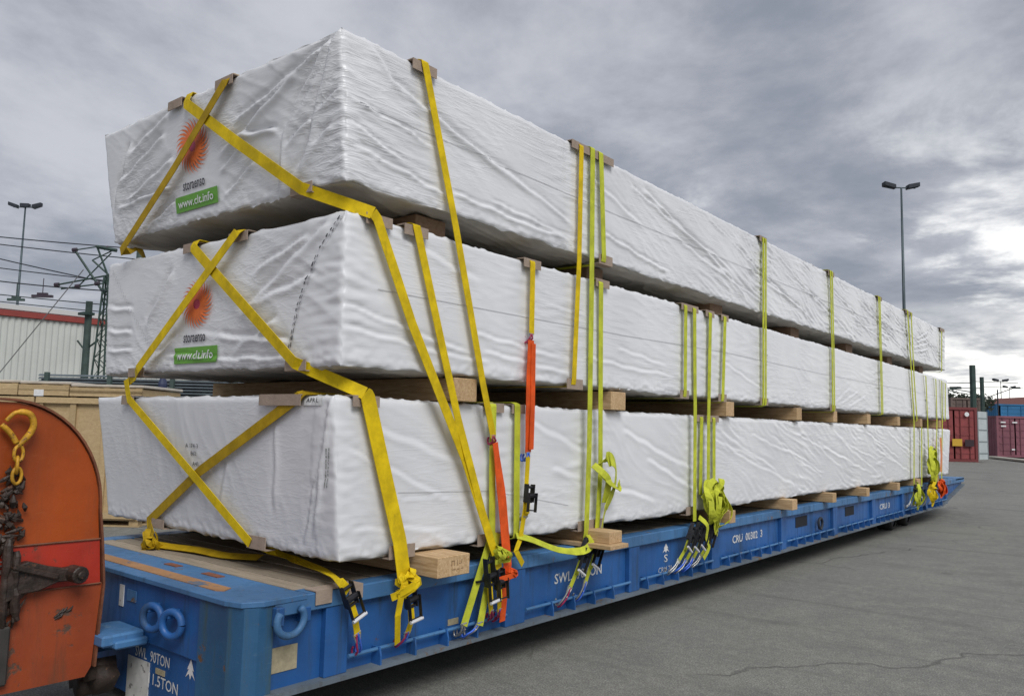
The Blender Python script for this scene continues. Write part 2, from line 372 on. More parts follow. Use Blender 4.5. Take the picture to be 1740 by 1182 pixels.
class Package:
    def __init__(s, C, seed, side_cr, end_cr, side_par, end_par, bulge):
        # C: eight corners keyed (right?0/1 , far?0/1, top?0/1)
        s.C = {k: np.array(v, float) for k, v in C.items()}; s.seed = seed
        s.side_cr, s.end_cr, s.sp, s.ep, s.bulge = side_cr, end_cr, side_par, end_par, bulge
        s.L = 16.0; s.W = 2.95; s.H = .93
        s.print_u = None
    def base(s, a, b, c):
        """a 0 left..1 right, b 0 near..1 far, c 0 bottom..1 top"""
        a = np.asarray(a)[..., None]; b = np.asarray(b)[..., None]; c = np.asarray(c)[..., None]; P = 0
        for (i, j, k), p in s.C.items():
            P = P + (a if i else 1-a)*(b if j else 1-b)*(c if k else 1-c)*p
        return P
    def disp(s, face, u, v):
        sd = s.seed+{'side': 0, 'end': 100, 'far': 200, 'left': 300, 'top': 400, 'bottom': 500}[face]
        Lu, Lv = {'side': (s.L, s.H), 'left': (s.L, s.H), 'end': (s.W, s.H), 'far': (s.W, s.H), 'top': (s.L, s.W), 'bottom': (s.L, s.W)}[face]
        du = np.minimum(u, Lu-u); dv = np.minimum(v, Lv-v); de = np.minimum(du, dv)
        d = np.zeros_like(u)
        if face in ('side', 'left', 'far', 'end'):
            par = s.sp if face in ('side', 'left') else s.ep
            mask = np.clip(perlin(u/1.25, v/.8+3, sd+5)*1.3+.62, .18, 1.25)
            for (ang, L, w_, amp) in par:
                d = d+.26*folds(u, v, sd+int(w_*1000), ang, L, w_, amp)*mask
            # gathers spreading from the near corner and small crumple along the lower hem
            hem = np.exp(-(v/.10)**2)
            d = d+hem*.005*perlin(u/.13, v/.05, sd+7)+hem*.005*perlin(u/.045, v/.03, sd+8)
            cor = np.exp(-(u/.28)**2)
            d = d+cor*(.009 if s.seed != 10 else .003)*perlin(u/.22, v/.05+u*1.5, sd+9)*np.clip(1.2-abs(v/Lv-.45)*1.6, 0.1, 1)
            d = d+cor*.003*perlin(u/.09, v/.03, sd+19)
            d = d+s.bulge*.35*perlin(u/1.3, v/.7, sd+3)
            if face == 'side' and s.seed != 37:
                k = np.clip((u-3.5)/2.5, 0, 1); a_ = 1.0 if s.seed == 71 else .5
                d = d+k*a_*(folds(u, v, sd+61, -.27, 1.5, .085, .010, .35, .16)+folds(u, v, sd+62, -.34, .9, .05, .006, .3, .16))*np.clip(perlin(u/1.1, v/.7, sd+63)*1.6+.5, 0, 1.2)
            if face == 'side':
                for ys in {71: (.62, 2.2, 2.4, 2.52, 5.95, 8.33, 10.7, 12.7), 37: (1.65, 2.2, 4.05, 4.2, 4.55, 4.88, 5.95, 8.36, 10.75, 12.9, 14.0), 10: (1.3, 1.57, 2.42, 2.6, 4.28, 4.57, 12.9, 14.6)}[s.seed]:
                    q_ = u-ys; d = d-.005*np.exp(-(q_/.045)**2)+.0055*np.exp(-(np.abs(q_)/.22)**1.5)*perlin(q_/.30, v/.055+np.abs(q_)*2.2*np.sign(v-.45), sd+int(ys*7))
            if face == 'end':
                fv, fu, fh = {71: ((0, .38, .62, .93), (.66, .60, .30, .03), .014), 37: ((0, .1, .36, .67, .9), (.50, .49, .41, .24, .03), .008), 10: ((0, .5, .93), (.20, .24, .16), .006)}[s.seed]
                ul = np.interp(v, fv, fu)+.012*perlin(v/.12, v*0+3, 17); d = d+fh*np.clip((ul-u)/.012+.5, 0, 1)*np.clip(1-(ul-u)/.5, 0, 1)
            for cr in (s.side_cr if face == 'side' else s.end_cr if face == 'end' else []):
                d = d+((.62 if s.seed == 10 else .9 if s.seed == 37 else 1.3) if face == 'side' else 1.8)*crease(u, v, *cr)
        elif face == 'top':
            d = d+.008*perlin(u/.5, v/.4, sd+1)+folds(u, v, sd+2, 1.2, .8, .12, .008)
        else:
            d = d+.012*perlin(u/.8, v/.5, sd+1)+.006*perlin(u/.16, v/.1, sd+2)+folds(u, v, sd+3, .2, .9, .14, .008)
        if face == 'end' and s.print_u is not None:
            a0, a1, b0, b1 = s.print_u
            k = np.clip(np.minimum(np.minimum(u-a0, a1-u), np.minimum(v-b0, b1-v))/.06+.5, 0, 1); d = d*(1-.68*k)
        d = np.where(d > .012, .012+.012*np.tanh((d-.012)/.012), d); d = np.clip(d, -.06, .024)
        rnd = .011*np.exp(-(de/.019)**2)*(1+.7*perlin(u/.16+v/.13, v/.2-u/.3, sd+44))
        return d-rnd
    N = {'side': (1,0,0), 'left': (-1,0,0), 'end': (0,-1,0), 'far': (0,1,0), 'top': (0,0,1), 'bottom': (0,0,-1)}
    def abc(s, face, u, v):
        if face == 'side': return np.ones_like(u), u/s.L, v/s.H
        if face == 'left': return np.zeros_like(u), u/s.L, v/s.H
        if face == 'end': return 1-u/s.W, np.zeros_like(u), v/s.H      # u runs from the near corner to the left
        if face == 'far': return 1-u/s.W, np.ones_like(u), v/s.H
        if face == 'top': return 1-v/s.W, u/s.L, np.ones_like(u)
        return 1-v/s.W, u/s.L, np.zeros_like(u)
    def uv_on(s, face, a, b, c):
        if face in ('side', 'left'): return b*s.L, c*s.H
        if face in ('end', 'far'): return (1-a)*s.W, c*s.H
        return b*s.L, (1-a)*s.W
    def surf(s, face, u, v, off=0.0):
        u = np.asarray(u, float); v = np.asarray(v, float)
        a, b, c = s.abc(face, u, v); P = s.base(a, b, c)
        eps = 1e-6
        onf = {'side': a > 1-eps, 'left': a < eps, 'end': b < eps, 'far': b > 1-eps, 'top': c > 1-eps, 'bottom': c < eps}
        for f, msk in onf.items():
            if not msk.any(): continue
            uu_, vv_ = s.uv_on(f, a, b, c)
            d = s.disp(f, uu_, vv_)+(off if f == face else 0)
            P = P+np.where(msk, d, 0.0)[..., None]*np.array(s.N[f], float)
        return P
    def build(s, label, group, lighter=None):
        def sp(a, b, st): n = max(1, int(round((b-a)/st))); return list(np.linspace(a, b, n, endpoint=False))
        us = sp(0, 4.0, .0145)+sp(4, 8, .024)+sp(8, 16.0, .040)+[16.0]
        vs_ = sp(0, .93, .0145)+[.93]; ws = sp(0, 2.95, .0155)+[2.95]; wt = ws
        V = []; F = []
        for face, A, Bv, flip in (('side', us, vs_, 0), ('left', us, vs_, 1), ('end', ws, vs_, 0), ('far', ws, vs_, 1), ('top', us, ws, 0), ('bottom', us, ws, 1)):
            U, Vg = np.meshgrid(np.array(A), np.array(Bv), indexing='ij'); Pp = s.surf(face, U, Vg)
            n0 = sum(len(x) for x in V); V.append(Pp.reshape(-1, 3)); nu, nv = U.shape
            i, j = np.meshgrid(np.arange(nu-1), np.arange(nv-1), indexing='ij'); q = (n0+i*nv+j).ravel()
            F.append(np.stack([q, q+nv, q+nv+1, q+1], 1))
        V = np.concatenate(V); F = np.concatenate(F)
        key = np.round(V*20000).astype(np.int64)
        _, idx, inv = np.unique(key, axis=0, return_index=True, return_inverse=True)
        inv = inv.ravel(); V = V[idx]; F = inv[F]
        me = bpy.data.meshes.new('wrap'); me.vertices.add(len(V)); me.vertices.foreach_set('co', V.ravel())
        me.loops.add(F.size); me.loops.foreach_set('vertex_index', F.ravel())
        me.polygons.add(len(F)); me.polygons.foreach_set('loop_start', np.arange(0, F.size, 4)); 
        me.update(); me.validate()
        bm = bmesh.new(); bm.from_mesh(me); bmesh.ops.recalc_face_normals(bm, faces=bm.faces); bm.to_mesh(me); bm.free()
        me.shade_smooth()
        s.root = thing('timber_package', label, 'package', tuple(s.C[(1, 0, 0)]), group)
        s.org = Vector(s.C[(1, 0, 0)])
        me.transform(Matrix.Translation(-s.org))
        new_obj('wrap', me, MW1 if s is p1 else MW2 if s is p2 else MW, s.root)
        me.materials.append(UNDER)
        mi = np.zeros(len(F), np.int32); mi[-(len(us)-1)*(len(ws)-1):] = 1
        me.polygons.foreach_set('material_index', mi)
    def strip(s, name, face, pts, wid, m, off=.004, parent=None, label=None):
        """thin band following the wrap between uv points"""
        V = []; F = []; pp = []
        for (a, b) in zip(pts[:-1], pts[1:]):
            n = max(2, int(math.hypot(b[0]-a[0], b[1]-a[1])/.03)); pp += [(a[0]+(b[0]-a[0])*k/n, a[1]+(b[1]-a[1])*k/n) for k in range(n)]
        pp.append(pts[-1]); pp = np.array(pp); t = np.gradient(pp, axis=0); t /= np.linalg.norm(t, axis=1)[:, None]
        nrm = np.stack([-t[:, 1], t[:, 0]], 1)*wid/2
        L_ = pp-nrm; R_ = pp+nrm; V = np.concatenate([s.surf(face, L_[:, 0], L_[:, 1], off), s.surf(face, R_[:, 0], R_[:, 1], off)])
        n = len(pp); F = [(i, i+1, n+i+1, n+i) for i in range(n-1)]
        me = bpy.data.meshes.new(name); me.from_pydata([tuple(Vector(p)-s.org) for p in V], [], F)
        return new_obj(name, me, m, parent or s.root, label=label)
    def patch(s, name, face, u0, u1, v0, v1, m, off=.005, parent=None, label=None, n=14):
        U, Vg = np.meshgrid(np.linspace(u0, u1, n*2), np.linspace(v0, v1, n), indexing='ij'); Pp = s.surf(face, U, Vg, off).reshape(-1, 3)
        nu, nv = U.shape; F = [(i*nv+j, (i+1)*nv+j, (i+1)*nv+j+1, i*nv+j+1) for i in range(nu-1) for j in range(nv-1)]
        me = bpy.data.meshes.new(name); me.from_pydata([tuple(Vector(p)-s.org) for p in Pp], [], F); me.shade_smooth()
        return new_obj(name, me, m, parent or s.root, label=label)
    def flat(s, name, face, polys, m, off=.007, parent=None, label=None):
        V = []; F = []
        for pl in polys:
            pl = np.array(pl); n0 = len(V); q = s.surf(face, pl[:, 0], pl[:, 1], off)
            V += [tuple(Vector(p)-s.org) for p in q]; F.append(tuple(range(n0, n0+len(pl))))
        me = bpy.data.meshes.new(name); me.from_pydata(V, [], F)
        return new_obj(name, me, m, parent or s.root, label=label)
def text_shape(txt, size, bold=0.0):
    cu = bpy.data.curves.new('lettering', 'FONT'); cu.body = txt; cu.size = size; cu.align_x = 'CENTER'; cu.align_y = 'CENTER'
    cu.offset = bold; cu.resolution_u = 2
    o = bpy.data.objects.new('lettering', cu); COL.objects.link(o)
    dg = bpy.context.evaluated_depsgraph_get(); me = bpy.data.meshes.new_from_object(o.evaluated_get(dg))
    vs = [tuple(v.co) for v in me.vertices]; fs = [tuple(p.vertices) for p in me.polygons]
    bpy.data.objects.remove(o); bpy.data.curves.remove(cu); bpy.data.meshes.remove(me)
    return vs, fs
def text_on_package(pk, name, face, txt, uc, vc, width, height, m, off=.010, bold=.0):
    vs, fs = text_shape(txt, 1.0, bold)
    xs = [p[0] for p in vs]; ys = [p[1] for p in vs]; sx = width/(max(xs)-min(xs)); sy = height/(max(ys)-min(ys))
    cx = (max(xs)+min(xs))/2; cy = (max(ys)+min(ys))/2
    U = np.array([uc-(p[0]-cx)*sx for p in vs]) if face == 'end' else np.array([uc+(p[0]-cx)*sx for p in vs])
    Vv = np.array([vc+(p[1]-cy)*sy for p in vs]); q = pk.surf(face, U, Vv, off)
    me = bpy.data.meshes.new(name); me.from_pydata([tuple(Vector(p)-pk.org) for p in q], [], fs)
    return new_obj(name, me, m, pk.root)
def text_flat(name, txt, c, ax, ay, width, height, m, parent, org, bold=.0):
    vs, fs = text_shape(txt, 1.0, bold)
    xs = [p[0] for p in vs]; ys = [p[1] for p in vs]; sx = width/(max(xs)-min(xs)); sy = height/(max(ys)-min(ys))
    cx = (max(xs)+min(xs))/2; cy = (max(ys)+min(ys))/2; c = Vector(c)-Vector(org); ax = Vector(ax); ay = Vector(ay)
    me = bpy.data.meshes.new(name); me.from_pydata([tuple(c+ax*(p[0]-cx)*sx+ay*(p[1]-cy)*sy) for p in vs], [], fs)
    return new_obj(name, me, m, parent)
def corners(xr, xlb, xlt, ynb, ynt, yfb, yft, zb, zt, zfb, zft, zlb, zlt):
    return {(1,0,0): (xr, ynb, zb), (1,0,1): (xr, ynt, zt), (0,0,0): (xlb, ynb, zlb), (0,0,1): (xlt, ynt, zlt),
            (1,1,0): (xr, yfb, zfb), (1,1,1): (xr, yft, zft), (0,1,0): (xlb, yfb, zfb), (0,1,1): (xlt, yft, zft)}
GR = 'film wrapped timber packages stacked on the roll trailer'
# (u from near corner, v up) creases read off the photograph
p1 = Package(corners(0, -2.87, -3.02, .045, -.04, 16.15, 16.45, .905, 1.845, .885, 1.83, .915, 1.848), 10,
    [((.05,.62),(.9,.30),.035,.012), ((.3,.33),(2.2,.28),.012,.009), ((.2,.75),(1.1,.50),.05,.012), ((.1,.16),(.9,.12),.03,.010),
     ((1.7,.80),(2.9,.45),.05,.013), ((2.0,.45),(3.6,.12),.05,.014), ((3.0,.75),(4.4,.35),.05,.014), ((3.4,.5),(4.6,.12),.05,.014)]
    +[((4.3+.46*i+.16*math.sin(i*2.1), .80-.10*(i%3)+.06*math.sin(i*1.7)), (6.1+.46*i+.35*math.sin(i*3.3), .40-.12*(i%3)+.05*math.sin(i*2.6)), .030+.010*math.sin(i), .0085) for i in range(22)],
    [((.02,.9),(.25,.1),.03,.014), ((.06,.75),(.35,.05),.025,.010), ((.55,.75),(.62,.2),.05,.008), ((1.1,.5),(1.3,.1),.05,.006)],
    [(-.38, .9, .12, .010), (-.30, .5, .055, .004)], [(1.45, .8, .22, .006), (1.3, .4, .09, .003)], .012)
p2 = Package(corners(.06, -2.865, -2.94, -.06, -.06, 16.1, 16.0, 2.005, 2.905, 2.03, 2.87, 2.012, 2.915), 37,
    [((.02,.35),(1.1,.16),.03,.014), ((.02,.22),(1.3,.10),.03,.012), ((1.1,.30),(2.1,.22),.03,.012), ((1.2,.18),(2.3,.10),.03,.012),
     ((.3,.85),(1.2,.66),.05,.010), ((1.9,.62),(2.5,.60),.02,.007), ((2.4,.25),(3.9,.17),.03,.010), ((2.9,.36),(3.8,.28),.03,.009),
     ((8.6,.1),(9.3,.40),.035,.006), ((8.8,.08),(9.7,.36),.03,.006), ((9.2,.06),(10.1,.30),.035,.005), ((5.0,.4),(6.2,.12),.03,.006)],
    [((.15,.85),(1.05,.35),.07,.016), ((.35,.80),(.95,.62),.05,.012), ((.25,.55),(.9,.42),.05,.010), ((.5,.15),(1.6,.28),.04,.012),
     ((.5,.05),(2.0,.12),.03,.010), ((1.9,.75),(2.3,.35),.06,.012), ((1.8,.25),(2.2,.08),.05,.010), ((2.5,.5),(2.95,.55),.04,.010), ((2.5,.32),(2.95,.36),.035,.010), ((2.5,.18),(2.95,.2),.03,.010), ((.62,.3),(1.1,.12),.05,.012)],
    [(-.15, .9, .13, .007), (.1, .45, .06, .0035)], [(.5, .7, .17, .008), (.2, .4, .07, .004)], .014)
p3 = Package(corners(.07, -2.80, -2.985, -.085, -.155, 15.75, 15.85, 3.06, 3.955, 3.04, 3.89, 3.055, 3.975), 71,
    [((.35,.72),(1.75,.36),.05,.018), ((.7,.62),(2.3,.22),.04,.012), ((.05,.50),(.75,.42),.025,.015), ((.04,.36),(.5,.22),.03,.014),
     ((.08,.22),(.9,.12),.03,.015), ((.9,.14),(2.3,.08),.03,.016), ((1.3,.18),(2.4,.12),.02,.012), ((.2,.88),(.5,.62),.05,.012), ((2.5,.7),(3.4,.45),.05,.013),
     ((2.7,.25),(3.9,.10),.035,.016), ((3.4,.8),(5.2,.30),.06,.016)]
    +[((3.2+.42*i+.15*math.sin(i*2.7), .78-.12*(i%4)+.06*math.sin(i*1.9)), (4.9+.42*i+.3*math.sin(i*3.1), .42-.11*(i%4)+.05*math.sin(i*2.2)), .028+.010*math.sin(i*1.3), .011) for i in range(26)]
    +[((13.3+.1*i, .18+.1*i),(14.5, .36+.13*i), .035, .008) for i in range(4)],
    [((.04,.9),(.42,.10),.045,.024), ((.10,.88),(.62,.38),.05,.020), ((.55,.42),(.64,.05),.035,.018), ((.15,.85),(1.15,.60),.05,.016), ((.42,.75),(1.35,.40),.05,.018), 
     ((.66,.44),(1.1,.50),.04,.018), ((1.0,.42),(1.35,.28),.04,.016), ((.9,.28),(1.3,.10),.04,.014), ((.02,.55),(.6,.30),.03,.013), ((.25,.3),(.55,.05),.05,.012), ((.1,.35),(.5,.12),.04,.012),
     ((2.0,.70),(2.8,.45),.05,.015), ((1.9,.50),(2.7,.30),.05,.014), ((2.0,.30),(2.85,.28),.03,.014), ((1.9,.18),(2.4,.04),.04,.014), ((2.5,.75),(2.9,.25),.05,.014), ((1.9,.85),(2.6,.66),.05,.012)],
    [(-.40, .85, .12, .012), (-.45, .5, .055, .005)], [(.6, .7, .14, .012), (.3, .4, .07, .006)], .02)
p3.print_u = (1.63-.30, 1.63+.30, .06, .93); p2.print_u = (1.55-.30, 1.55+.30, .0, .75)
p1.build('white wrapped timber package at the bottom of the stack, its near end plain and smooth', GR)
p2.build('white wrapped timber package in the middle, dark dashed tape lines down its end', GR)
p3.build('white wrapped timber package on top of the stack, its near end deeply creased', GR)
def logo(pk, ul, vt, wfac, hc, rx, rz, txt_v, ban):
    """sunburst of curved rays, name and green banner; ul = u of centre, hc = v of centre"""
    N = 27
    def ray_(k, r0, r1, wd):
        a = 2*PI*k/N; out = []; back = []
        for i in range(6):
            t = i/5; r = r0+(r1-r0)*t; an = a+.55*t*t; hw = wd*(.55+.45*math.sin(PI*min(1, t)))*(1-t**4)
            cx, cy = math.cos(an)*r, math.sin(an)*r; tx, ty = -math.sin(an), math.cos(an)
            out.append((cx+tx*hw, cy+ty*hw)); back.append((cx-tx*hw, cy-ty*hw))
        q = out+back[::-1]
        return [(ul-x*rx, hc+y*rz) for x, y in q]
    pk.flat('sunburst_print', 'end', [ray_(k, .22, 1.15, .066) for k in range(N)], REDP, .012)
    pk.flat('sunburst_centre_print', 'end', [[(ul-math.cos(2*PI*k/30)*.40*rx, hc+math.sin(2*PI*k/30)*.40*rz) for k in range(30)]], PURP, .0095)
    text_on_package(pk, 'name_print', 'end', 'storaenso', ul+.02, txt_v, .29, .065, BLACKP, .009, .012)
    g = pk.patch('green_banner_print', 'end', ul-.28, ul+.28, ban-.058, ban+.058, GREENP, .010)
    text_on_package(pk, 'banner_lettering', 'end', 'www.clt.info', ul, ban, .47, .062, WHITEP, .018, .012)
E3 = lambda x, z: ((.07-x)/2.96*2.95, (z-3.06)/.90*.93)
E2 = lambda x, z: ((.06-x)/2.96*2.95, (z-2.008)/.90*.93)
u, v = E3(-1.565, 3.59); logo(p3, u, 0, 1, v, .20, .185, E3(0, 3.325)[1], E3(0, 3.205)[1])
u, v = E2(-1.500, 2.475); logo(p2, u, 0, 1, v, .19, .165, E2(0, 2.245)[1], E2(0, 2.125)[1])
# seams
p3.strip('wrap_seam', 'side', [(.1, .50), (3.0, .47), (8, .47), (15.8, .47)], .005, GREYT)
p2.strip('wrap_seam', 'side', [(.25, .49), (3.0, .50), (5, .53), (8, .50), (15.8, .50)], .005, GREYT)
p1.strip('wrap_seam', 'side', [(.45, .37), (1.3, .34), (2.2, .19)], .004, GREYT)
def dashes(pk, pts, nrow=2, gap=.018, ln=.028, step=.045):
    polys = []; rng = random.Random(5)
    for a, b in zip(pts[:-1], pts[1:]):
        L = math.hypot(b[0]-a[0], b[1]-a[1]); t = ((b[0]-a[0])/L, (b[1]-a[1])/L); n = (-t[1], t[0]); q = 0
        while q < L-ln:
            for r in range(nrow):
                o = (r-(nrow-1)/2)*gap*1.4; h = .0045*(.6+.6*rng.random()); l2 = ln*(.6+.5*rng.random())
                c = (a[0]+t[0]*(q+.3*r*step)+n[0]*o, a[1]+t[1]*(q+.3*r*step)+n[1]*o)
                polys.append([(c[0]-n[0]*h, c[1]-n[1]*h), (c[0]+t[0]*l2-n[0]*h, c[1]+t[1]*l2-n[1]*h), (c[0]+t[0]*l2+n[0]*h, c[1]+t[1]*l2+n[1]*h), (c[0]+n[0]*h, c[1]+n[1]*h)])
            q += step
    return polys
p2.flat('printed_tape', 'end', dashes(p2, [E2(.02, 2.88), E2(-.178, 2.675), E2(-.353, 2.375), E2(-.43, 2.09)]), BLACKP, .007, label='dark dashed lettering down the tape')
p2.flat('printed_tape', 'end', dashes(p2, [E2(-2.80, 2.84), E2(-2.382, 2.417), E2(-1.98, 2.06)], 2, .012, .014, .04), GREYT, .007, label='faint grey dashed lettering')
E1 = lambda x, z: ((0-x)/2.94*2.95, (z-.91)/.935*.93)
for tx, x, z, wd in (('A 174-3', -1.545, 1.508, .16), ('862', -1.53, 1.456, .07), ('A43', -1.51, 1.386, .075)):
    q = E1(x, z); text_on_package(p1, 'stencilled_marks', 'end', tx, q[0], q[1], wd, .028, BLACKP, .006)
q = E1(-.19, 1.81); p1.patch('white_sticker', 'end', q[0]-.085, q[0]+.085, .872, .925, WHITEP, .006); text_on_package(p1, 'sticker_lettering', 'end', 'APR L', q[0], .903, .12, .024, BLACKP, .009)
p1.flat('scuff_marks', 'end', dashes(p1, [E1(-.06, 1.55), E1(-.085, 1.38), E1(-.10, 1.30)], 2, .014, .018, .021), mat('grime', (.30,.31,.30), .8), .006)
p2.flat('scuff_marks', 'side', dashes(p2, [(6.12, .62), (6.10, .46)], 2, .03, .018, .04), BLACKP, .007)

# ------------------------------------------------------------------ roll trailer
T0 = Vector((0, -.5, 0))
tr = thing('roll_trailer', 'long blue steel roll trailer carrying the stack of white packages', 'trailer', T0)
XL = -2.75
def tb(): return B(T0)
ribs = [(-.02, .14), (1.54, 1.76), (3.21, 3.38), (4.83, 5.01), (6.72, 6.88), (8.65, 8.83), (10.54, 10.73), (12.37, 12.5), (14.1, 14.25), (15.9, 16.05)]
b = tb()
b.prism([(-.36, .29), (15.35, .29), (17.62, .63), (17.75, .69), (-.36, .69)], 'x', -.075, -.055)
b.build('side_panel', BLUE, tr, bev=0)
b = tb(); b.prism([(-.36, .672), (17.75, .672), (17.8, .765), (-.36, .765)], 'x', -.10, -.004); b.build('top_chord', BLUE2, tr, bev=.006)
b = tb(); b.prism([(-.40, .268), (15.38, .268), (15.38, .292), (-.40, .292)], 'x', -.22, .028)
b.prism([(15.38, .268), (17.66, .60), (17.66, .63), (15.38, .292)], 'x', -.22, .028); b.build('bottom_flange', FLNG, tr)
for y0, y1 in ribs:
    b = tb(); b.box((-.056, y0, .292), (-.012, y1, .672)); b.build('side_rib', BLUE, tr, bev=.004)
# front corner post and end wall
b = tb(); b.prism([(-.42, -.545), (-.14, -.545), (-.045, -.515), (-.012, -.45), (-.012, -.36), (-.42, -.36)], 'z', .10, .737); b.build('corner_post', paint('scuffed_corner_blue', (.025, .10, .21), (.05, .08, .06), (.15, .075, .035), (.09, .17, .24), .60, .8), tr)
b = tb(); b.box((XL, -.53, .40), (-.42, -.36, .737)); b.box((XL, -.51, .06), (-.42, -.36, .40)); b.build('end_wall', BLUE, tr, bev=.004)
b = tb(); b.prism([(-2.70, -.56), (-.16, -.56), (-.05, -.53), (0.0, -.43), (0.0, -.16), (-2.70, -.16)], 'z', .738, .768); b.build('end_plate', BLUE2, tr, bev=.004)
b = tb(); b.prism([(-2.70, -.46), (-.40, -.47), (-.36, -.44), (-.40, -.375), (-2.70, -.36)], 'z', .768, .7725); b.build('worn_band', RUSTB, tr, label='rusty worn band along the end plate')
b = tb(); b.box((-.9, -.27, .768), (-.72, -.22, .773)); b.box((-1.35, -.27, .768), (-1.2, -.22, .773)); b.build('rust_patch', mat('rust', (.22, .08, .04), .9, 0, .3, 20), tr)
# sills either side of the planked floor
for x0, x1 in ((-.135, -.004), (XL, XL+.16)):
    b = tb(); b.box((x0, -.15, .735), (x1-.012, 16.9, .767)); b.build('deck_sill', BLUE2, tr)
me = B().box((-1.235, -.0595, -.014), (1.235, .0595, .014)).mesh('deck_plank', DECKW, bev=.003)
rng = random.Random(3)
for k in range(int(17.0/.14)):
    o = new_obj('deck_plank', me, None, tr, loc=(-1.373+rng.uniform(-.003, .003), -.08+.14*k-T0.y, .752+rng.uniform(-.005, .003)))
    o.rotation_euler = (rng.uniform(-.012, .012), 0, rng.uniform(-.002, .002))
b = tb(); b.box((XL, 16.9, .73), (-.004, 17.78, .772)); b.build('tail_plate', BLUE2, tr, bev=.004)
b = tb(); b.prism([(17.66, .60), (17.76, .68), (17.80, .73), (17.76, .73), (17.60, .63)], 'x', XL, -.05); b.build('tail_wall', BLUE, tr)
b = tb()
for x in (XL+.05, -2.1, -.75):
    b.prism([(-.34, .22), (13.0, .22), (15.4, .30), (17.5, .64), (17.5, .73), (-.34, .73)], 'x', x-.06, x+.06)
for k in range(18): b.box((XL+.06, .3+.95*k, .50), (-.08, .38+.95*k, .72))
b.build('light_block_beams', DARK, tr)  # unseen chassis beams, added to block light under the deck
# lashing rail
ys = [y for y in [.36+.283*i for i in range(54)] if not any(a-.05 < y < c+.05 for a, c in ribs)]
me = B().add([(-.055,-.006,.292),(.026,-.006,.292),(.026,-.006,.345),(.012,-.006,.392),(-.055,-.006,.392),
              (-.055,.006,.292),(.026,.006,.292),(.026,.006,.345),(.012,.006,.392),(-.055,.006,.392)],
             [(0,1,2,3,4),(9,8,7,6,5),(0,5,6,1),(1,6,7,2),(2,7,8,3),(3,8,9,4)]).mesh('lashing_bracket', BLUE)
for y in ys: new_obj('lashing_bracket', me, None, tr, loc=(0, y-T0.y, 0))
for (a0, a1), (b0, b1) in zip(ribs[:-1], ribs[1:]):
    b = tb(); b.tube([(-.005, a1, .381), (-.005, b0, .381)], .0115, 8)
    b.build('lashing_rail', BLUE2, tr)
b = tb()
for y in (7.4, 7.78): pass
for y in (7.30, 9.30): b.box((-.056, y, .50), (-.050, y+.42, .63))
b.build('pocket_opening', mat('pocket_dark', (.008, .01, .015), .9), tr)
# rings and lugs
def ring(c, axis_n, r, rt, m, parent, name='lashing_ring', arc=2*PI, a0=0.0, squash=1.0):
    c = Vector(c); n = Vector(axis_n).normalized(); up = Vector((0,0,1)); a = up.cross(n).normalized(); N = 20
    pts = [c+(a*math.cos(a0+arc*k/N)*r+up*math.sin(a0+arc*k/N)*r*squash) for k in range(N+1)]
    q = B(T0); q.tube(pts, rt, 8, cap=arc < 6.2); return q.build(name, m, parent, smooth=True)
for x in (-.875, -.655):
    l = B(T0).box((x-.018, -.60, .60), (x+.018, -.53, .645)).build('lashing_lug', BLUE, tr, bev=.004)
    ring((x+.03, -.585, .575), (.36, -1, 0), 0.066, .021, BLUE, tr)
l = B(T0).box((-.012, -.375, .63), (.035, -.325, .73)).build('lashing_lug', BLUE, tr, bev=.006)
l = B(T0).box((-.058, -.19, .62), (-.0, -.13, .70)).build('lashing_lug', BLUE, tr, bev=.006)
ring((.03, -.285, .655), (1, .12, 0), .092, .020, BLUE2, tr, arc=PI*1.45, a0=PI*.80, squash=.85)
ring((0.0, 8.08, .50), (1, 0, 0), .07, .018, DARK, tr)
b = tb(); b.box((-.0545, -.335, .375), (-.050, -.175, .505)); b.build('placard', TANP, tr, label='blank tan placard')
b = tb(); b.box((-.0545, 1.0, .39), (-.052, 1.1, .43)); b.build('maker_plate', TANP, tr)
b = tb(); b.box((-1.357, -.535, .555), (-1.305, -.530, .680)); b.build('white_sticker', STICK, tr)
b = tb(); b.box((-1.26, -.535, .60), (-1.15, -.530, .665)); b.build('pale_blue_patch', BLUE2, tr)
b = tb(); b.box((-1.235, -.516, .02), (-.975, -.511, .285)); b.build('transport_sheet', STICK, tr, label='creased printed sheet stuck to the end wall')
b = tb(); b.box((-.90, -.517, .245), (-.80, -.511, .275)); b.build('yellowed_sticker', TANP, tr)
EX = (1, 0, 0); EY = (0, 1, 0); EZ = (0, 0, 1)
text_flat('lettering', 'SWL  90TON', (-.955, -.513, .325), EX, EZ, .40, .062, STEN, tr, T0, .01)
text_flat('lettering', 'T 11.5TON', (-.86, -.513, .205), EX, EZ, .42, .062, STEN, tr, T0, .01)
text_flat('lettering', 'SWL  90TON', (-.0515, 2.50, .535), EY, EZ, .66, .078, STEN, tr, T0, .015)
text_flat('lettering', 'CRU  00302  3', (-.0515, 5.82, .530), EY, EZ, .82, .085, STEN, tr, T0, .02)
text_flat('lettering', 'CRU 3', (-.0515, 11.4, .52), EY, EZ, .60, .09, STEN, tr, T0, .02)
text_flat('lettering', 'S', (-.0515, 3.93, .50), EY, EZ, .07, .07, STEN, tr, T0, .01)
text_flat('lettering', 'CRU 70', (-.0515, 3.92, .40), EY, EZ, .26, .05, STEN, tr, T0, .0)
b = tb(); q = [(0,.05),(.035,-.01),(.018,-.006),(.05,-.055),(.015,-.03),(0,-.06),(-.015,-.03),(-.05,-.055),(-.018,-.006),(-.035,-.01)]
b.add([(-.0515, 3.93+x*1.3, .595+z*.8) for x, z in q], [tuple(range(10))])
b.build('emblem', WHITEP, tr)
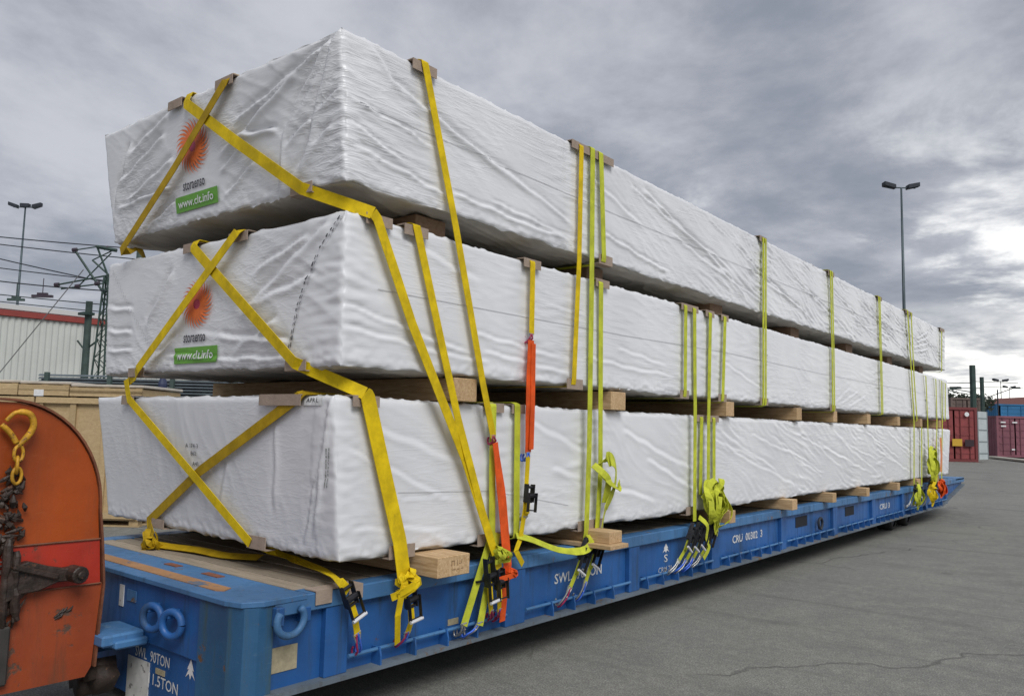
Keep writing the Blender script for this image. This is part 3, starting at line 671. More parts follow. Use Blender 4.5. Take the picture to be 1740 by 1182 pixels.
b = tb(); b.add([(-.53+x, -.513, .345+z) for x, z in q], [tuple(range(10))]); b.build('emblem', WHITEP, tr)
# hook arm at the gooseneck pocket, dark coupling below it
b = tb(); b.prism([(-1.52, .31), (-1.42, .45), (-1.30, .475), (-1.0, .475), (-1.0, .41), (-1.20, .40), (-1.30, .31)], 'y', -.78, -.54); b.build('hook_arm', BLUE2, tr, bev=.012)
b = tb(); b.box((-1.25, -.72, .395), (-.97, -.53, .44)); b.build('hook_arm_shelf', BLUE2, tr, bev=.01)
b = tb(); b.obox((-1.32, -.68, .20), (.93, -.1, .35), (.1, 1, 0), (-.35, 0, .93), .20, .07, .055); b.obox((-1.16, -.69, .21), (.6, 0, .8), (0, 1, 0), (-.8, 0, .6), .07, .055, .06); b.tube([(-1.28,-.78,.14),(-1.28,-.60,.14)], .05, 10); b.build('coupling_arm', mat('greasy_brown', (.035, .022, .016), .7, 0, .5, 12, .8, 20, (.12, .07, .04), .6), tr, smooth=True)
# wheels under the far end, support foot
for yy in (12.6, 13.6):
    for xx in (-.35, -.85, -1.9, -2.4):
        q = B(T0); N = 20; pr = [(-.13, .17), (-.13, .215), (-.10, .24), (.10, .24), (.13, .215), (.13, .17)]
        vs = [(xx+a, yy+r*math.cos(2*PI*k/N), .243+r*math.sin(2*PI*k/N)) for k in range(N) for a, r in pr]; n = len(pr)
        fs = [(k*n+i, k*n+i+1, ((k+1)%N)*n+i+1, ((k+1)%N)*n+i) for k in range(N) for i in range(n-1)]
        q.add(vs, fs); ty = q.build('tyre', mat('rubber', (.02, .02, .02), .9), tr, smooth=True)
        q = B(T0); q.tube([(xx-.11, yy, .243), (xx+.11, yy, .243)], .17, 20); q.build('rim', DARK, tr)
b = tb(); b.box((-2.3, .25, .02), (-2.0, .75, .24)); b.box((-.9, .25, .02), (-.6, .75, .24)); b.build('support_foot', DARK, tr, bev=.01)

# ------------------------------------------------------------------ gooseneck coupling plate, orange
G0 = Vector((-1.1, -1.2, 0))
gn = thing('gooseneck', 'rounded orange and red steel gooseneck plate in front of the blue trailer', 'gooseneck', G0)
OR = paint('orange_paint', (.34, .058, .004), (.20, .045, .01), (.16, .07, .035), (.42, .12, .03), .68, .45)
RD = paint('red_paint', (.38, .028, .012), (.20, .035, .015), (.12, .05, .03), (.45, .08, .03), .62, .6)
OD = paint('rusty_lower_orange', (.28, .05, .012), (.12, .045, .02), (.10, .06, .04), (.36, .12, .05), .56, .7, .6)
RIM = mat('rubbed_brown_rim', (.17, .06, .028), .6, 0, .4, 9, .3, 30)
GRS = mat('black_grease', (.035, .022, .016), .55, 0, .6, 14, .9, 22, (.12, .055, .03), .60)
top = [(-1.22-.0, 1.757)]
arc = []
cx, cz, ra, rb = -1.32, 1.16, .51, .60
for k in range(15):
    a = PI/2-PI/2*k/14; arc.append((cx+ra*math.cos(a), cz+rb*math.sin(a)))
def gb(): return B(G0)
arc2 = [p for p in arc if p[1] > 1.16]
# the upper plate, the red band and the lower plate butt against each other at the two seams
b = gb(); b.prism([(-2.6, 1.005), (-2.6, 1.76)]+arc[:]+[(-.81+.015, 1.005)], 'x', -1.16, -1.10); b.build('upper_plate', OR, gn)
b = gb(); b.prism([(-2.6, .758), (-.773, .758), (-.792, 1.001), (-2.6, 1.001)], 'x', -1.157, -1.097); b.build('red_band', RD, gn)
b = gb(); b.prism([(-2.6, .25), (-.82, .25), (-.79, .30), (-.762, .754), (-2.6, .754)], 'x', -1.16, -1.10); b.build('lower_plate', OD, gn)
b = gb(); q = [(-1.10, -2.6, 1.768)]+[(-1.10, y, z+.008) for y, z in arc]+[(-1.10, -.787, 1.0), (-1.10, -.762, .75), (-1.10, -.782, .30)]
b.ribbon([(-1.125, y, z) for _, y, z in q], .09, [(0, .05, 1)]+[(0, math.cos(PI/2-PI/2*k/14), math.sin(PI/2-PI/2*k/14)) for k in range(15)]+[(0,1,0)]*3, .012); b.build('edge_rim', RIM, gn, smooth=False)
b = gb(); b.tube([(-1.094, -2.6, 1.003), (-1.094, -.79, 1.003)], .006, 6); b.tube([(-1.094, -2.6, .756), (-1.094, -.77, .756)], .005, 6); b.build('weld_seam', RIM, gn)
b = gb(); b.box((-1.75, -2.6, .27), (-1.165, -.95, 1.6)); b.build('gooseneck_body', OD, gn, bev=.02)
b = gb(); b.box((-1.80, -2.6, .26), (-1.76, -.85, 1.72)); b.build('rear_plate', OR, gn, bev=.01)
# greasy latch arm and grease trail
rng = random.Random(8)
def lumpy(b, pts, r, n=9, sub=5):
    P_ = smooth_pts(pts, sub); P_ = [p+Vector((rng.uniform(-.16,.16), rng.uniform(-.16,.16), rng.uniform(-.16,.16)))*r for p in P_]
    b.tube(P_, [r*rng.uniform(.6, 1.15)*(1 if 0 < i < len(P_)-1 else .5) for i in range(len(P_))], n)
b = gb(); b.prism([(-1.27, .90), (-1.17, .925), (-1.06, .885), (-.99, .868), (-.925, .872), (-.905, .83), (-.93, .795), (-1.02, .80), (-1.12, .765), (-1.20, .76), (-1.28, .72)], 'x', -1.097, -1.035)
b.obox((-1.03, -1.14, .87), (0, .93, -.33), (1, 0, 0), (0, .33, .93), .12, .018, .016)
b.tube([(-1.07, -.945, .835), (-.965, -.935, .835)], .046, 14); b.tube([(-.965, -.935, .835), (-.95, -.933, .835)], .024, 10); b.build('latch_arm', GRS, gn, bev=.006)
b = gb()
for k in range(95):
    z = rng.uniform(.60, 1.40); y = -1.275+.035*rng.gauss(0, 1)+(.03 if z < .95 else 0); r = rng.uniform(.006, .020); a = rng.uniform(0, PI); L = rng.uniform(.01, .045)
    c = Vector((-1.088+rng.uniform(0, .02), y, z)); e = Vector((rng.uniform(0, .012), math.cos(a)*L, math.sin(a)*L)); b.tube([c-e, c+Vector((.008, 0, 0)), c+e], [r*.4, r, r*.25], 6)
b.build('grease_trail', GRS, gn)
b = gb(); lumpy(b, [(-1.07, -1.20, .62), (-1.05, -1.23, .80), (-1.05, -1.23, .98)], .026); lumpy(b, [(-1.07, -1.27, .60), (-1.05, -1.28, .80), (-1.05, -1.27, 1.05)], .024); b.build('greasy_rod', GRS, gn)
b = gb()
for k in range(7):
    y = -.99+.05*rng.uniform(-1, 1); z = .60+.03*rng.uniform(-1, 1); b.tube([(-1.099, y, z), (-1.096, y+.02, z+.012), (-1.099, y+.035, z+.03)], [.003, rng.uniform(.004, .010), .002], 6)
b.build('grease_blot', GRS, gn)
b = gb(); b.box((-1.30, -2.6, .30), (-1.06, -1.225, .60)); b.build('grey_foot', mat('foot_grey', (.045, .04, .036), .8, 0, .3, 6), gn, bev=.01)
# yellow hook with chain link, hangs on the plate
hk = thing('lifting_hook', 'yellow painted chain hook hanging against the orange plate at the left edge', 'hook', (-1.05, -1.27, 1.55))
HY = mat('yellow_hook_paint', (.52, .27, .015), .55, 0, .4, 20, .5, 40, (.13, .06, .025), .56)
HO = Vector((-1.05, -1.27, 1.55))
b = B(HO); b.tube(smooth_pts([(-1.06, -1.33, 1.66), (-1.05, -1.29, 1.705), (-1.04, -1.23, 1.70), (-1.04, -1.205, 1.65), (-1.045, -1.215, 1.60), (-1.05, -1.255, 1.545), (-1.055, -1.27, 1.53)]), [.011]*8+[.0165]*20+[.014]*9, 10); b.build('hook_body', HY, hk, smooth=True)
b = B(HO); b.tube(smooth_pts([(-1.06, -1.35, 1.64), (-1.055, -1.31, 1.60), (-1.05, -1.275, 1.545)]), .0145, 10); b.build('hook_throat', HY, hk, smooth=True)
for i, (yy, z) in enumerate(((-1.262, 1.49), (-1.265, 1.43), (-1.262, 1.375))):
    n = (1, .2, 0) if i != 1 else (.3, 1, 0)
    c = Vector((-1.05, yy, z)); a = Vector((0,0,1)).cross(Vector(n)).normalized()
    q = B(HO); q.tube([c+a*math.cos(2*PI*k/16)*.024+Vector((0,0,1))*math.sin(2*PI*k/16)*.042 for k in range(17)], .009, 8, cap=False); q.build('chain_link', HY, hk, smooth=True)

# ------------------------------------------------------------------ timber bearers
def bearer(y0, y1, x0, x1, z0, z1, label, group, m=PINE, stamp=False, parts=None):
    t = thing('timber_bearer', label, 'timber', ((x0+x1)/2, (y0+y1)/2, z0), group)
    b = B(t.location); b.box((x0, y0, z0), (x1, y1, z1)); 
    b.build('beam', m, t, bev=.004)
    return t
G1 = 'timber bearers under the bottom package'; G2 = 'timber bearers between the bottom and middle packages'; G3 = 'timber bearers between the middle and top packages'
t = bearer(.62, .905, -2.7, .21, .773, .897, 'wide pine bearer with stamped marks under the near end of the bottom package', G1)
for k_, (y_, z_, w_, h_) in enumerate(((.74, .850, .004, .030), (.765, .850, .004, .030), (.752, .864, .026, .004), (.79, .852, .004, .034), (.815, .846, .020, .004), (.83, .856, .004, .026), (.76, .812, .030, .005), (.80, .812, .022, .005), (.835, .813, .018, .005))):
    B(t.location).box((.2101, y_-w_/2, z_-h_/2), (.2108, y_+w_/2, z_+h_/2)).build('stamp_mark', bpy.data.materials.get('faint_stamp') or mat('faint_stamp', (.20, .12, .06), .8), t)
t = bearer(2.44, 2.62, -2.7, .27, .806, .897, 'second pine bearer under the bottom package, standing on a base board beside ratchets', G1)
B(t.location).box((-2.7, 2.36, .773), (.33, 2.62, .8055)).build('base_board', PINE, t, bev=.003)
for y0, y1, x1, lab in ((4.78, 4.92, .20, 'narrow pine bearer under the bottom package, right of the big bundle of lime webbing'),
        (6.68, 6.84, .14, 'pine bearer under the bottom package, right of the white number on the trailer'),
        (8.19, 8.34, .13, 'fifth pine bearer under the bottom package, above the ring on the trailer side'),
        (9.74, 9.89, .13, 'pine bearer under the bottom package, above the second dark pocket'),
        (11.58, 11.73, .11, 'seventh pine bearer under the bottom package, just left of the far cluster of straps'),
        (13.2, 13.45, .05, 'pine bearer under the bottom package, among the far cluster of straps'), (14.9, 15.15, .02, 'ninth pine bearer under the far end of the bottom package')):
    bearer(y0, y1, -2.7, x1, .773, .897, lab, G1)
nm = ['first', 'second', 'third', 'fourth', 'fifth', 'sixth', 'seventh', 'eighth', 'ninth']
for k, (y0, y1) in enumerate(((.87, 1.095), (2.77, 3.0), (5.02, 5.21), (7.08, 7.25), (8.49, 8.65), (10.11, 10.27), (11.88, 12.04), (13.5, 13.65), (15.1, 15.25))):
    bearer(y0, y1, -2.85, .06, 1.848, 2.0, '%s pine bearer from the near end, in the gap on top of the bottom package' % nm[k], G2)
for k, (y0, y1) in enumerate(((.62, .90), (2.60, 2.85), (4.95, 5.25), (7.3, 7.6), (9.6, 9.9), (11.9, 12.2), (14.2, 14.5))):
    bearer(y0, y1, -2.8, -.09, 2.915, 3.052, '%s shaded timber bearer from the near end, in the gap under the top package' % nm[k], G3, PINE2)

# ------------------------------------------------------------------ straps
e3a=[(-1.099,-0.197,3.905),(-1.732,-0.172,3.460),(-2.566,-0.132,2.960)]
e3b=[(-1.610,-0.185,3.893),(-0.977,-0.165,3.492),(-0.286,-0.130,3.068),(0.120,0.083,2.904)]
e3b_side=[(0.115,0.120,2.878),(0.110,0.431,2.297),(0.065,0.990,1.471),(0.080,1.267,0.897),(0.100,1.323,0.738)]
e2a=[(-0.977,-0.122,2.895),(-1.560,-0.122,2.483),(-2.190,-0.122,2.039)]
e2b=[(-1.529,-0.110,2.870),(-1.250,-0.110,2.676),(-0.298,-0.110,2.033),(0.050,0.136,1.863)]
e2b_side=[(0.045,0.164,1.837),(0.045,0.308,1.413),(0.055,0.446,0.992),(0.070,0.481,0.766)]
e1a=[(-0.306,-0.060,1.836),(-1.410,-0.025,1.344),(-2.168,0.025,0.935)]
e1b=[(-2.439,-0.082,1.973),(-2.392,-0.072,1.826),(-1.474,-0.042,1.321),(-0.828,0.008,0.930)]
e1b_c=[(-0.828,0.020,0.930),(-0.793,0.317,0.800),(-0.279,0.147,0.820),(0.060,-0.006,0.829),(0.060,0.068,0.761)]
s1=[(0.110,0.462,3.952),(0.110,0.792,2.955),(0.100,1.104,1.978),(0.075,1.256,1.618)]
s1o=[(0.075,1.277,1.578),(0.075,1.367,1.184),(0.100,1.410,0.747),(0.060,1.416,0.368)]
s3=[(0.100,0.451,2.900),(0.100,0.670,2.288),(0.075,0.900,1.730),(0.075,1.181,1.079),(0.070,1.280,0.875)]
s4=[(0.100,1.619,2.878),(0.100,1.623,2.356)]
s4o=[(0.100,1.618,2.313),(0.100,1.620,1.838),(0.075,1.643,1.510)]
s4b=[(0.075,1.644,1.481),(0.075,1.623,1.120),(0.065,1.590,0.905),(0.095,1.503,0.836),(0.055,1.636,0.723)]
g1=[(0.035,1.295,1.827),(0.035,1.300,1.384),(0.035,1.317,0.966),(0.060,1.030,0.407)]
g1b=[(0.035,1.373,0.961),(0.060,1.186,0.380)]
g2=[(0.035,1.560,1.835),(0.035,1.580,0.943)]
s6=[(0.110,2.205,3.917),(0.110,2.197,3.010),(0.100,2.166,2.055)]
s7=[(0.110,2.365,3.943),(0.100,2.393,2.758),(0.075,2.428,1.539),(0.065,2.419,0.873),(0.060,2.382,0.718)]
s8=[(0.110,2.488,3.939),(0.110,2.552,3.083)]
s8b=[(0.100,2.529,2.865),(0.075,2.584,1.822),(0.065,2.610,1.348),(0.050,2.593,0.857)]
s9a=[(0.100,4.015,2.869),(0.100,4.008,2.039)]
s9b=[(0.100,4.200,2.864),(0.075,4.267,1.868),(0.065,4.279,0.823)]
s9c=[(0.100,4.552,2.861),(0.075,4.564,1.876),(0.065,4.572,1.060)]
s9d=[(0.100,4.899,2.866),(0.100,4.839,2.029)]
s9e=[(0.035,4.489,1.810),(0.035,4.465,1.063)]
s9f=[(0.035,4.770,1.810),(0.035,4.769,1.048)]
s10=[(0.110,5.914,3.904),(0.100,5.923,2.954),(0.100,5.908,2.026)]
s11=[(0.110,8.287,3.917),(0.100,8.342,2.787),(0.100,8.333,2.028)]
s12=[(0.110,10.667,3.887),(0.100,10.728,2.799),(0.100,10.740,2.046)]
s13=[(0.110,12.511,3.900),(0.100,12.737,2.734),(0.075,12.937,1.894),(0.065,12.871,0.792)]
s13b=[(0.110,12.763,3.889),(0.100,12.911,2.744),(0.100,13.052,1.982)]
s14=[(0.100,13.827,2.801),(0.075,13.999,2.001),(0.065,14.058,1.241)]
s15=[(0.100,14.672,2.795),(0.075,14.805,2.018),(0.065,14.587,0.662)]
s16=[(0.100,15.204,2.790),(0.075,15.284,1.992),(0.065,15.123,0.755)]
s17=[(0.035,13.696,1.851),(0.035,13.574,0.706)]
s18=[(0.100,15.532,2.760),(0.100,15.437,2.031)]
s19=[(0.110,15.282,3.810),(0.110,15.183,3.028)]
X1 = (1, 0, 0); YN = (0, -1, 0); UP = (0, 0, 1)
def over_top(p, xleft=-2.95):
    p = Vector(p); z = p.z+.025
    return [Vector((xleft, p.y, z)), Vector((p.x-.035, p.y, z)), Vector((p.x-.004, p.y, z-.012))]
def under(p):
    p = Vector(p); return [Vector((p.x-.005, p.y, p.z-.03)), Vector((p.x-.05, p.y, p.z-.045)), Vector((-2.7, p.y, p.z-.045))]
def resample(pts, ns, n=5):
    P_, N_ = [], []
    for i in range(len(pts)-1):
        for k in range(n):
            t = k/n; P_.append(pts[i].lerp(pts[i+1], t)); N_.append(ns[i].lerp(ns[i+1], t))
    P_.append(pts[-1]); N_.append(ns[-1]); return P_, N_
class Strap:
    def __init__(s, label, m, p0, cat='strap', group=None, name='ratchet_strap'):
        s.m = m; s.o = Vector(p0); s.t = thing(name, label, cat, p0, group)
    def web(s, pts, nrm=X1, w_=.055, top=False, bot=False, sag=0.0, name='webbing', m=None):
        pts = [Vector(p) for p in pts]; ns = [Vector(n) for n in nrm] if isinstance(nrm, list) else [Vector(nrm)]*len(pts)
        if top: q = over_top(pts[0]); ns = [Vector(UP), Vector((.3,0,1)), Vector((1,0,.6))]+ns; pts = q+pts
        if bot: q = under(pts[-1]); ns = ns+[Vector((1,0,-.6)), Vector((.3,0,-1)), Vector((0,0,-1))]; pts = pts+q
        P_, N_ = resample(pts, ns)
        if isinstance(w_, list): w_ = [w_[min(len(w_)-1, int(i*len(w_)/len(P_)))] for i in range(len(P_))]; w_ = [sum(w_[max(0, i-1):i+2])/len(w_[max(0, i-1):i+2]) for i in range(len(w_))]
        b = B(s.o); b.ribbon(P_, w_, N_, .004); return b.build(name, m or s.m, s.t)
    def ratchet(s, a, b_, c, hooks=(0, 1), grip=True, scale=1.0, mh=None):
        a, b_, c = Vector(a), Vector(b_), Vector(c); t = (b_-a); L = t.length; t = t.normalized(); n = Vector(X1); n = (n-t*n.dot(t)).normalized(); wd = t.cross(n)
        q = B(s.o); hw = .036*scale
        for sgn in (-1, 1):
            q.obox(a+t*L*.32+n*.012+wd*hw*sgn, t, wd, n, L*.30, .0025, .020)
        q.tube([a+t*L*.12-wd*hw+n*.012, a+t*L*.12+wd*hw+n*.012], .010, 8); q.tube([a+t*L*.40-wd*hw*1.15+n*.022, a+t*L*.40+wd*hw*1.15+n*.022], .019, 10)
        q.tube([a+t*L*.60-wd*hw+n*.010, a+t*L*.60+wd*hw+n*.010], .009, 8)
        rt = q.build('ratchet', STEEL, s.t)
        q = B(s.o)
        for sgn in (-1, 1): q.obox(a+t*L*.62+n*.044+wd*(hw+.007)*sgn, t, wd, n, L*.32, .0022, .012)
        q.tube([a+t*L*.88-wd*(hw+.009)+n*.045, a+t*L*.88+wd*(hw+.009)+n*.045], .005, 6)
        q.build('handle', STEEL, rt)
        if grip:
            q = B(s.o); q.tube([a+t*L*.93-wd*(hw+.014)+n*.050, a+t*L*.93+wd*(hw+.014)+n*.050], .0105, 8); q.build('grip', GRIP, rt)
        q = B(s.o); q.ribbon([a+t*L*.6, b_, b_+(c-b_)*.45], .042*scale, X1, .004); q.ribbon([a+t*L*.55+n*.006, b_+n*.008], .042*scale, X1, .004); q.build('short_webbing', s.m, s.t)
        s.hook(b_+(c-b_)*.40, c, hooks, wd)
    def hook(s, a, c, hooks=(0, 1), wd=None):
        a, c = Vector(a), Vector(c); t = (c-a).normalized(); wd = Vector((0, 1, 0)) if wd is None else wd; n = Vector(X1)
        for i, hm in zip((-1, 1), hooks):
            mm = (HBLUE, HRED, ZINC)[hm]; o = wd*.014*i
            pts = smooth_pts([a+o*.4, a.lerp(c, .5)+o, c+o-n*.010+Vector((0,0,.02)), c+o-n*.045+Vector((0,0,-.004)), c+o-n*.058+Vector((0,0,.024)), c+o-n*.048+Vector((0,0,.045))], 4)
            q = B(s.o); q.tube(pts, .0068, 6); q.build('hook', mm, s.t, smooth=True)
        q = B(s.o); q.tube([a-wd*.026, a+wd*.026], .006, 6); q.tube([a-wd*.026, a.lerp(c, .5)-wd*.01], .005, 6); q.tube([a+wd*.026, a.lerp(c, .5)+wd*.01], .005, 6); q.build('hook_eye', ZINC, s.t)
    def bundle(s, c, r, n, seed, w_=.05, m=None, drop=1.4):
        """loose webbing hung up in a tangle of loops"""
        rng = random.Random(seed); c = Vector(c); q = B(s.o)
        for k in range(n):
            ph = rng.uniform(0, 2*PI); rx = r*rng.uniform(.35, .8); rz = r*drop*rng.uniform(.5, 1.0); cc = c+Vector((.03+rng.uniform(0, .06), rng.uniform(-.4, .4)*r, rng.uniform(-.3, .3)*r))
            pts = []; ns = []
            for i in range(9):
                a = ph+2*PI*i/8*rng.uniform(.85, 1.0); 
                pts.append(cc+Vector((.035*math.sin(2*a+ph)+rng.uniform(-.012, .02), rx*math.cos(a), rz*math.sin(a))))
                ns.append(Vector((rng.uniform(.3, 1), math.cos(a)*.9, math.sin(a)*.9)))
            P_ = smooth_pts(pts, 3); N_ = [ns[min(8, i//3)].lerp(ns[min(8, i//3+1)], (i % 3)/3) for i in range(len(P_))]
            q.ribbon(P_, w_*rng.uniform(.75, 1), N_, .003)
        for k in range(3):
            z0 = c.z+r*.9; y0 = c.y+rng.uniform(-.5, .5)*r
            q.ribbon(smooth_pts([(c.x+.05, y0, z0), (c.x+.11, y0+rng.uniform(-.06, .06), c.z), (c.x+.07, y0+rng.uniform(-.1, .1), c.z-r*1.1), (c.x+.05, y0+rng.uniform(-.12, .12), c.z-r*1.45)], 4), w_, [(1, rng.uniform(-.8, .8), 0)]*13, .003)
        q.build('loose_webbing', m or s.m, s.t)
GE = 'straps crossed over the near ends of the packages'; GS = 'straps hanging down the long side of the stack'; GC = 'far cluster of straps at the end of the stack'
V3 = Vector
# near ends
s = Strap('dark gold strap running down left across the sunburst on the end of the top package', DGOLD, e3a[0], group=GE)
s.web([(e3a[0][0]+.06, .5, 3.978), (e3a[0][0]+.01, -.16, 3.972)]+e3a+[(e3a[-1][0]-.03, .02, 3.02), (e3a[-1][0]-.15, .15, 2.93)], [UP, (0,-1,1), YN, YN, YN, (0,-.5,-1), (0,-1,0)], .072)
s = Strap('gold strap from the top package end slanting over the side of the middle package', GOLD, e3b[0], group=GE)
s.web([(e3b[0][0]-.04, .5, 3.978), (e3b[0][0], -.16, 3.972)]+e3b[:3]+[e3b[3]], [UP, (0,-1,1), YN, YN, (.2,-1,-.3), (1,-.6,0)], [.075]*26, )
s.web([e3b[3]]+e3b_side, X1, [.070]*21+[.06]*5); s.ratchet((.100,1.311,.739), (.100,1.332,.524), (.030,1.421,.362), (0, 1), False)
s = Strap('gold strap crossing the middle sunburst down left, then the bottom package end down right', GOLD, e2a[0], group=GE)
s.web([(e2a[0][0]+.06, .4, 2.925), (e2a[0][0]+.01, -.085, 2.918)]+e2a+[(-2.3, -.08, 2.0), (e1b[0][0], -.06, 1.96)], [UP, (0,-1,1), YN, YN, YN, YN, YN], .07)
s.web(e1b, YN, .062); s.web(e1b_c, [YN, (.3,-.6,1), (.5,-.3,1), (1,-.2,.6), X1], .055)
s.ratchet((.060,.036,.807), (.060,.122,.602), (.030,.197,.383), (0, 1))
s = Strap('wide gold strap from the middle package end bending down the side of the bottom package', GOLD, e2b[0], group=GE)
s.web([(e2b[0][0]-.05, .4, 2.925), (e2b[0][0], -.085, 2.918)]+e2b[:3]+[e2b[3]], [UP, (0,-1,1), YN, YN, (.2,-1,-.3), (1,-.6,.2)], .075)
s.web([e2b[3]]+e2b_side, X1, [.085]*2+[.105]*19); s.web([(.09, .47, .78), (.12, .415, .70), (.11, .40, .58), (.05, .46, .40)], X1, .045)
s.bundle((.05, .48, .76), .05, 3, 4, .045); s.ratchet((.085,.50,.745), (.085,.535,.52), (.030,.524,.366), (0, 1))
s = Strap('brown gold strap slanting down left over the stencilled marks on the bottom package end', DGOLD, e1a[0], group=GE)
s.web([(e1a[0][0]+.1, .2, 1.860), (e1a[0][0]+.03, -.045, 1.858)]+e1a+[(-2.05, .0, .86), (-2.08, -.02, .80)], [UP, (0,-1,1), YN, YN, YN, YN, (0,-.6,.6)], .07)
s.web(smooth_pts([(-2.09, -.02, .80), (-1.9, .05, .785), (-1.6, .10, .79), (-1.3, .13, .785), (-1.0, .2, .80)], 3), (0,-.4,1), .07)
s.bundle((-2.03, -.05, .82), .05, 3, 9, .04)
# side, near group
s = Strap('gold strap from the top package joined to an orange sling beside the bottom package', GOLD, s1[0], group=GS)
s.web(s1, X1, .058, top=True); s.web(s1o, [(1,.1,0)]*4, [.06]*2+[.095]*9+[.065]*4, m=ORNG, name='orange_sling'); s.hook((.075,1.25,1.63), (.08,1.275,1.57), (1, 1))
s.hook((.06,1.416,.43), (.03,1.416,.37), (1, 1)); s.bundle((.06, 1.42, .70), .024, 3, 77, .035, ORNG, 1.1)
s = Strap('gold strap on the side of the middle package, second from the near corner', GOLD, s3[0], group=GS)
s.web(s3, X1, .062, top=True); s.bundle((.08, 1.30, .84), .035, 3, 12, .03, LIME); s.ratchet((.090,1.210,.827), (.090,1.253,.515), (.030,1.346,.375), (1, 1))
s = Strap('gold strap with orange sling and black ratchet hanging high on the middle package', GOLD, s4[0], group=GS)
s.web(s4, X1, .055, top=True); s.web(s4o, X1, [.065]*2+[.088]*6+[.065]*3, m=ORNG, name='orange_sling')
s.web([(.106, 1.640, 2.29), (.106, 1.645, 1.8), (.09, 1.66, 1.53)], X1, .05, m=ORNG, name='orange_sling')
s.hook((.1,1.62,2.36), (.1,1.622,2.30), (1, 1)); s.hook((.075,1.645,1.51), (.075,1.646,1.45), (0, 0)); s.web(s4b, X1, .045)
s.ratchet((.085,1.648,1.290), (.085,1.628,1.08), (.06,1.63,1.03), (2, 2), False)
s = Strap('lime strap on the bottom package splitting to two hooks left of the orange sling', LIME, g1[0], group=GS)
s.web(g1, X1, .062, top=True); s.web(g1b, X1, .062); s.hook((.06,1.03,.42), (.03,1.045,.33), (2, 2)); s.hook((.06,1.186,.40), (.03,1.12,.31), (0, 2))
B(s.o).box((.045, 1.14, .66), (.07, 1.26, .672)).build('buckle', STEEL, s.t)
s = Strap('short lime strap down the bottom package only, beside the black ratchet', LIME, g2[0], group=GS); s.web(g2, X1, .062, top=True, bot=True)
s = Strap('gold strap of the three close together, ending at the foot of the middle package', GOLD, s6[0], group=GS); s.web(s6, X1, .056, top=True, bot=True)
s = Strap('middle lime strap of the three close together, running down to a ratchet', LIME, s7[0], group=GS); s.web(s7, X1, .062, top=True)
s.web(smooth_pts([(.08,2.42,.86), (.13,2.40,.80), (.12,2.28,.755), (.10,2.0,.79), (.08,1.7,.89), (.06,1.55,.93)], 3), (.9,0,.6), [.06]*8+[.05]*8, name='loose_webbing')
s.ratchet((.080,2.415,.830), (.080,2.260,.579), (.030,2.160,.346), (1, 2))
s = Strap('lime strap on the top package only, rightmost of the three close together', LIME, s8[0], group=GS); s.web(s8, X1, .062, top=True, bot=True)
s = Strap('lime strap with a knotted loop of slack webbing hanging over the bottom package', LIME, s8b[0], group=GS); s.web(s8b, X1, .060, top=True)
s.web(smooth_pts([(.07,2.56,1.40), (.15,2.62,1.45), (.14,2.72,1.38), (.13,2.72,1.22), (.10,2.64,1.05), (.08,2.62,.90)], 4), (1,.5,.2), [.06]*3+[.12]*14+[.07]*4, name='loose_webbing')
s.web(smooth_pts([(.10,2.58,1.33), (.17,2.60,1.26), (.15,2.72,1.22), (.10,2.83,1.20), (.12,2.80,1.26)], 4), (1,-.4,.8), .06, name='loose_webbing')
s.web(smooth_pts([(.07,2.50,1.40), (.14,2.53,1.34), (.15,2.60,1.27), (.10,2.63,1.10)], 4), (1,-.5,.3), .06, name='loose_webbing')
s.ratchet((.080,2.599,.859), (.080,2.454,.600), (.030,2.395,.354), (0, 2))
# middle group
s = Strap('lime strap on the middle package only, leftmost of the second group', LIME, s9a[0], group=GS); s.web(s9a, X1, .058, top=True, bot=True)
s = Strap('lime strap from the middle package to a ratchet, left of the big webbing bundle', LIME, s9b[0], group=GS); s.web(s9b, X1, .064, top=True)
s.ratchet((.080,4.224,.801), (.080,4.045,.571), (.030,3.876,.370), (2, 2)); s.web(smooth_pts([(.09,4.32,.86), (.14,4.40,.78), (.12,4.42,.66), (.11,4.50,.56), (.09,4.42,.46)], 3), X1, .05, name='loose_webbing')
s = Strap('lime strap from the middle package ending in the big tangled bundle of webbing', LIME, s9c[0], group=GS); s.web(s9c, X1, .064, top=True)
s.bundle((.07,4.60,.99), .215, 13, 21, .062, None, .95); s.ratchet((.080,4.348,.802), (.080,4.188,.556), (.030,4.025,.362), (2, 0))
s = Strap('lime strap on the middle package only, rightmost of the second group', LIME, s9d[0], group=GS); s.web(s9d, X1, .062, top=True, bot=True)
s = Strap('lime strap on the bottom package only, left of two above the big webbing bundle', LIME, s9e[0], group=GS); s.web(s9e, X1, .062, top=True); s.ratchet((.080,4.489,.791), (.080,4.324,.559), (.030,4.179,.359), (0, 0))
s = Strap('lime strap on the bottom package only, right of two above the big webbing bundle', LIME, s9f[0], group=GS); s.web(s9f, X1, .062, top=True); s.ratchet((.080,4.660,.796), (.080,4.502,.563), (.030,4.326,.369), (2, 2), False)
# singles
for tab, lab in ((s10, 'first lone pale lime strap down the two upper packages, nearest the camera'), (s11, 'pale lime strap down the two upper packages, second one on its own'), (s12, 'thin pale lime strap down the two upper packages, third and farthest on its own')):
    s = Strap(lab, LIME, tab[0], group=GS)
    s.web(tab, X1, .050, top=True, bot=True); s.web([(x+.003, y+.062, z) for x, y, z in tab], X1, .045, top=True, bot=True)
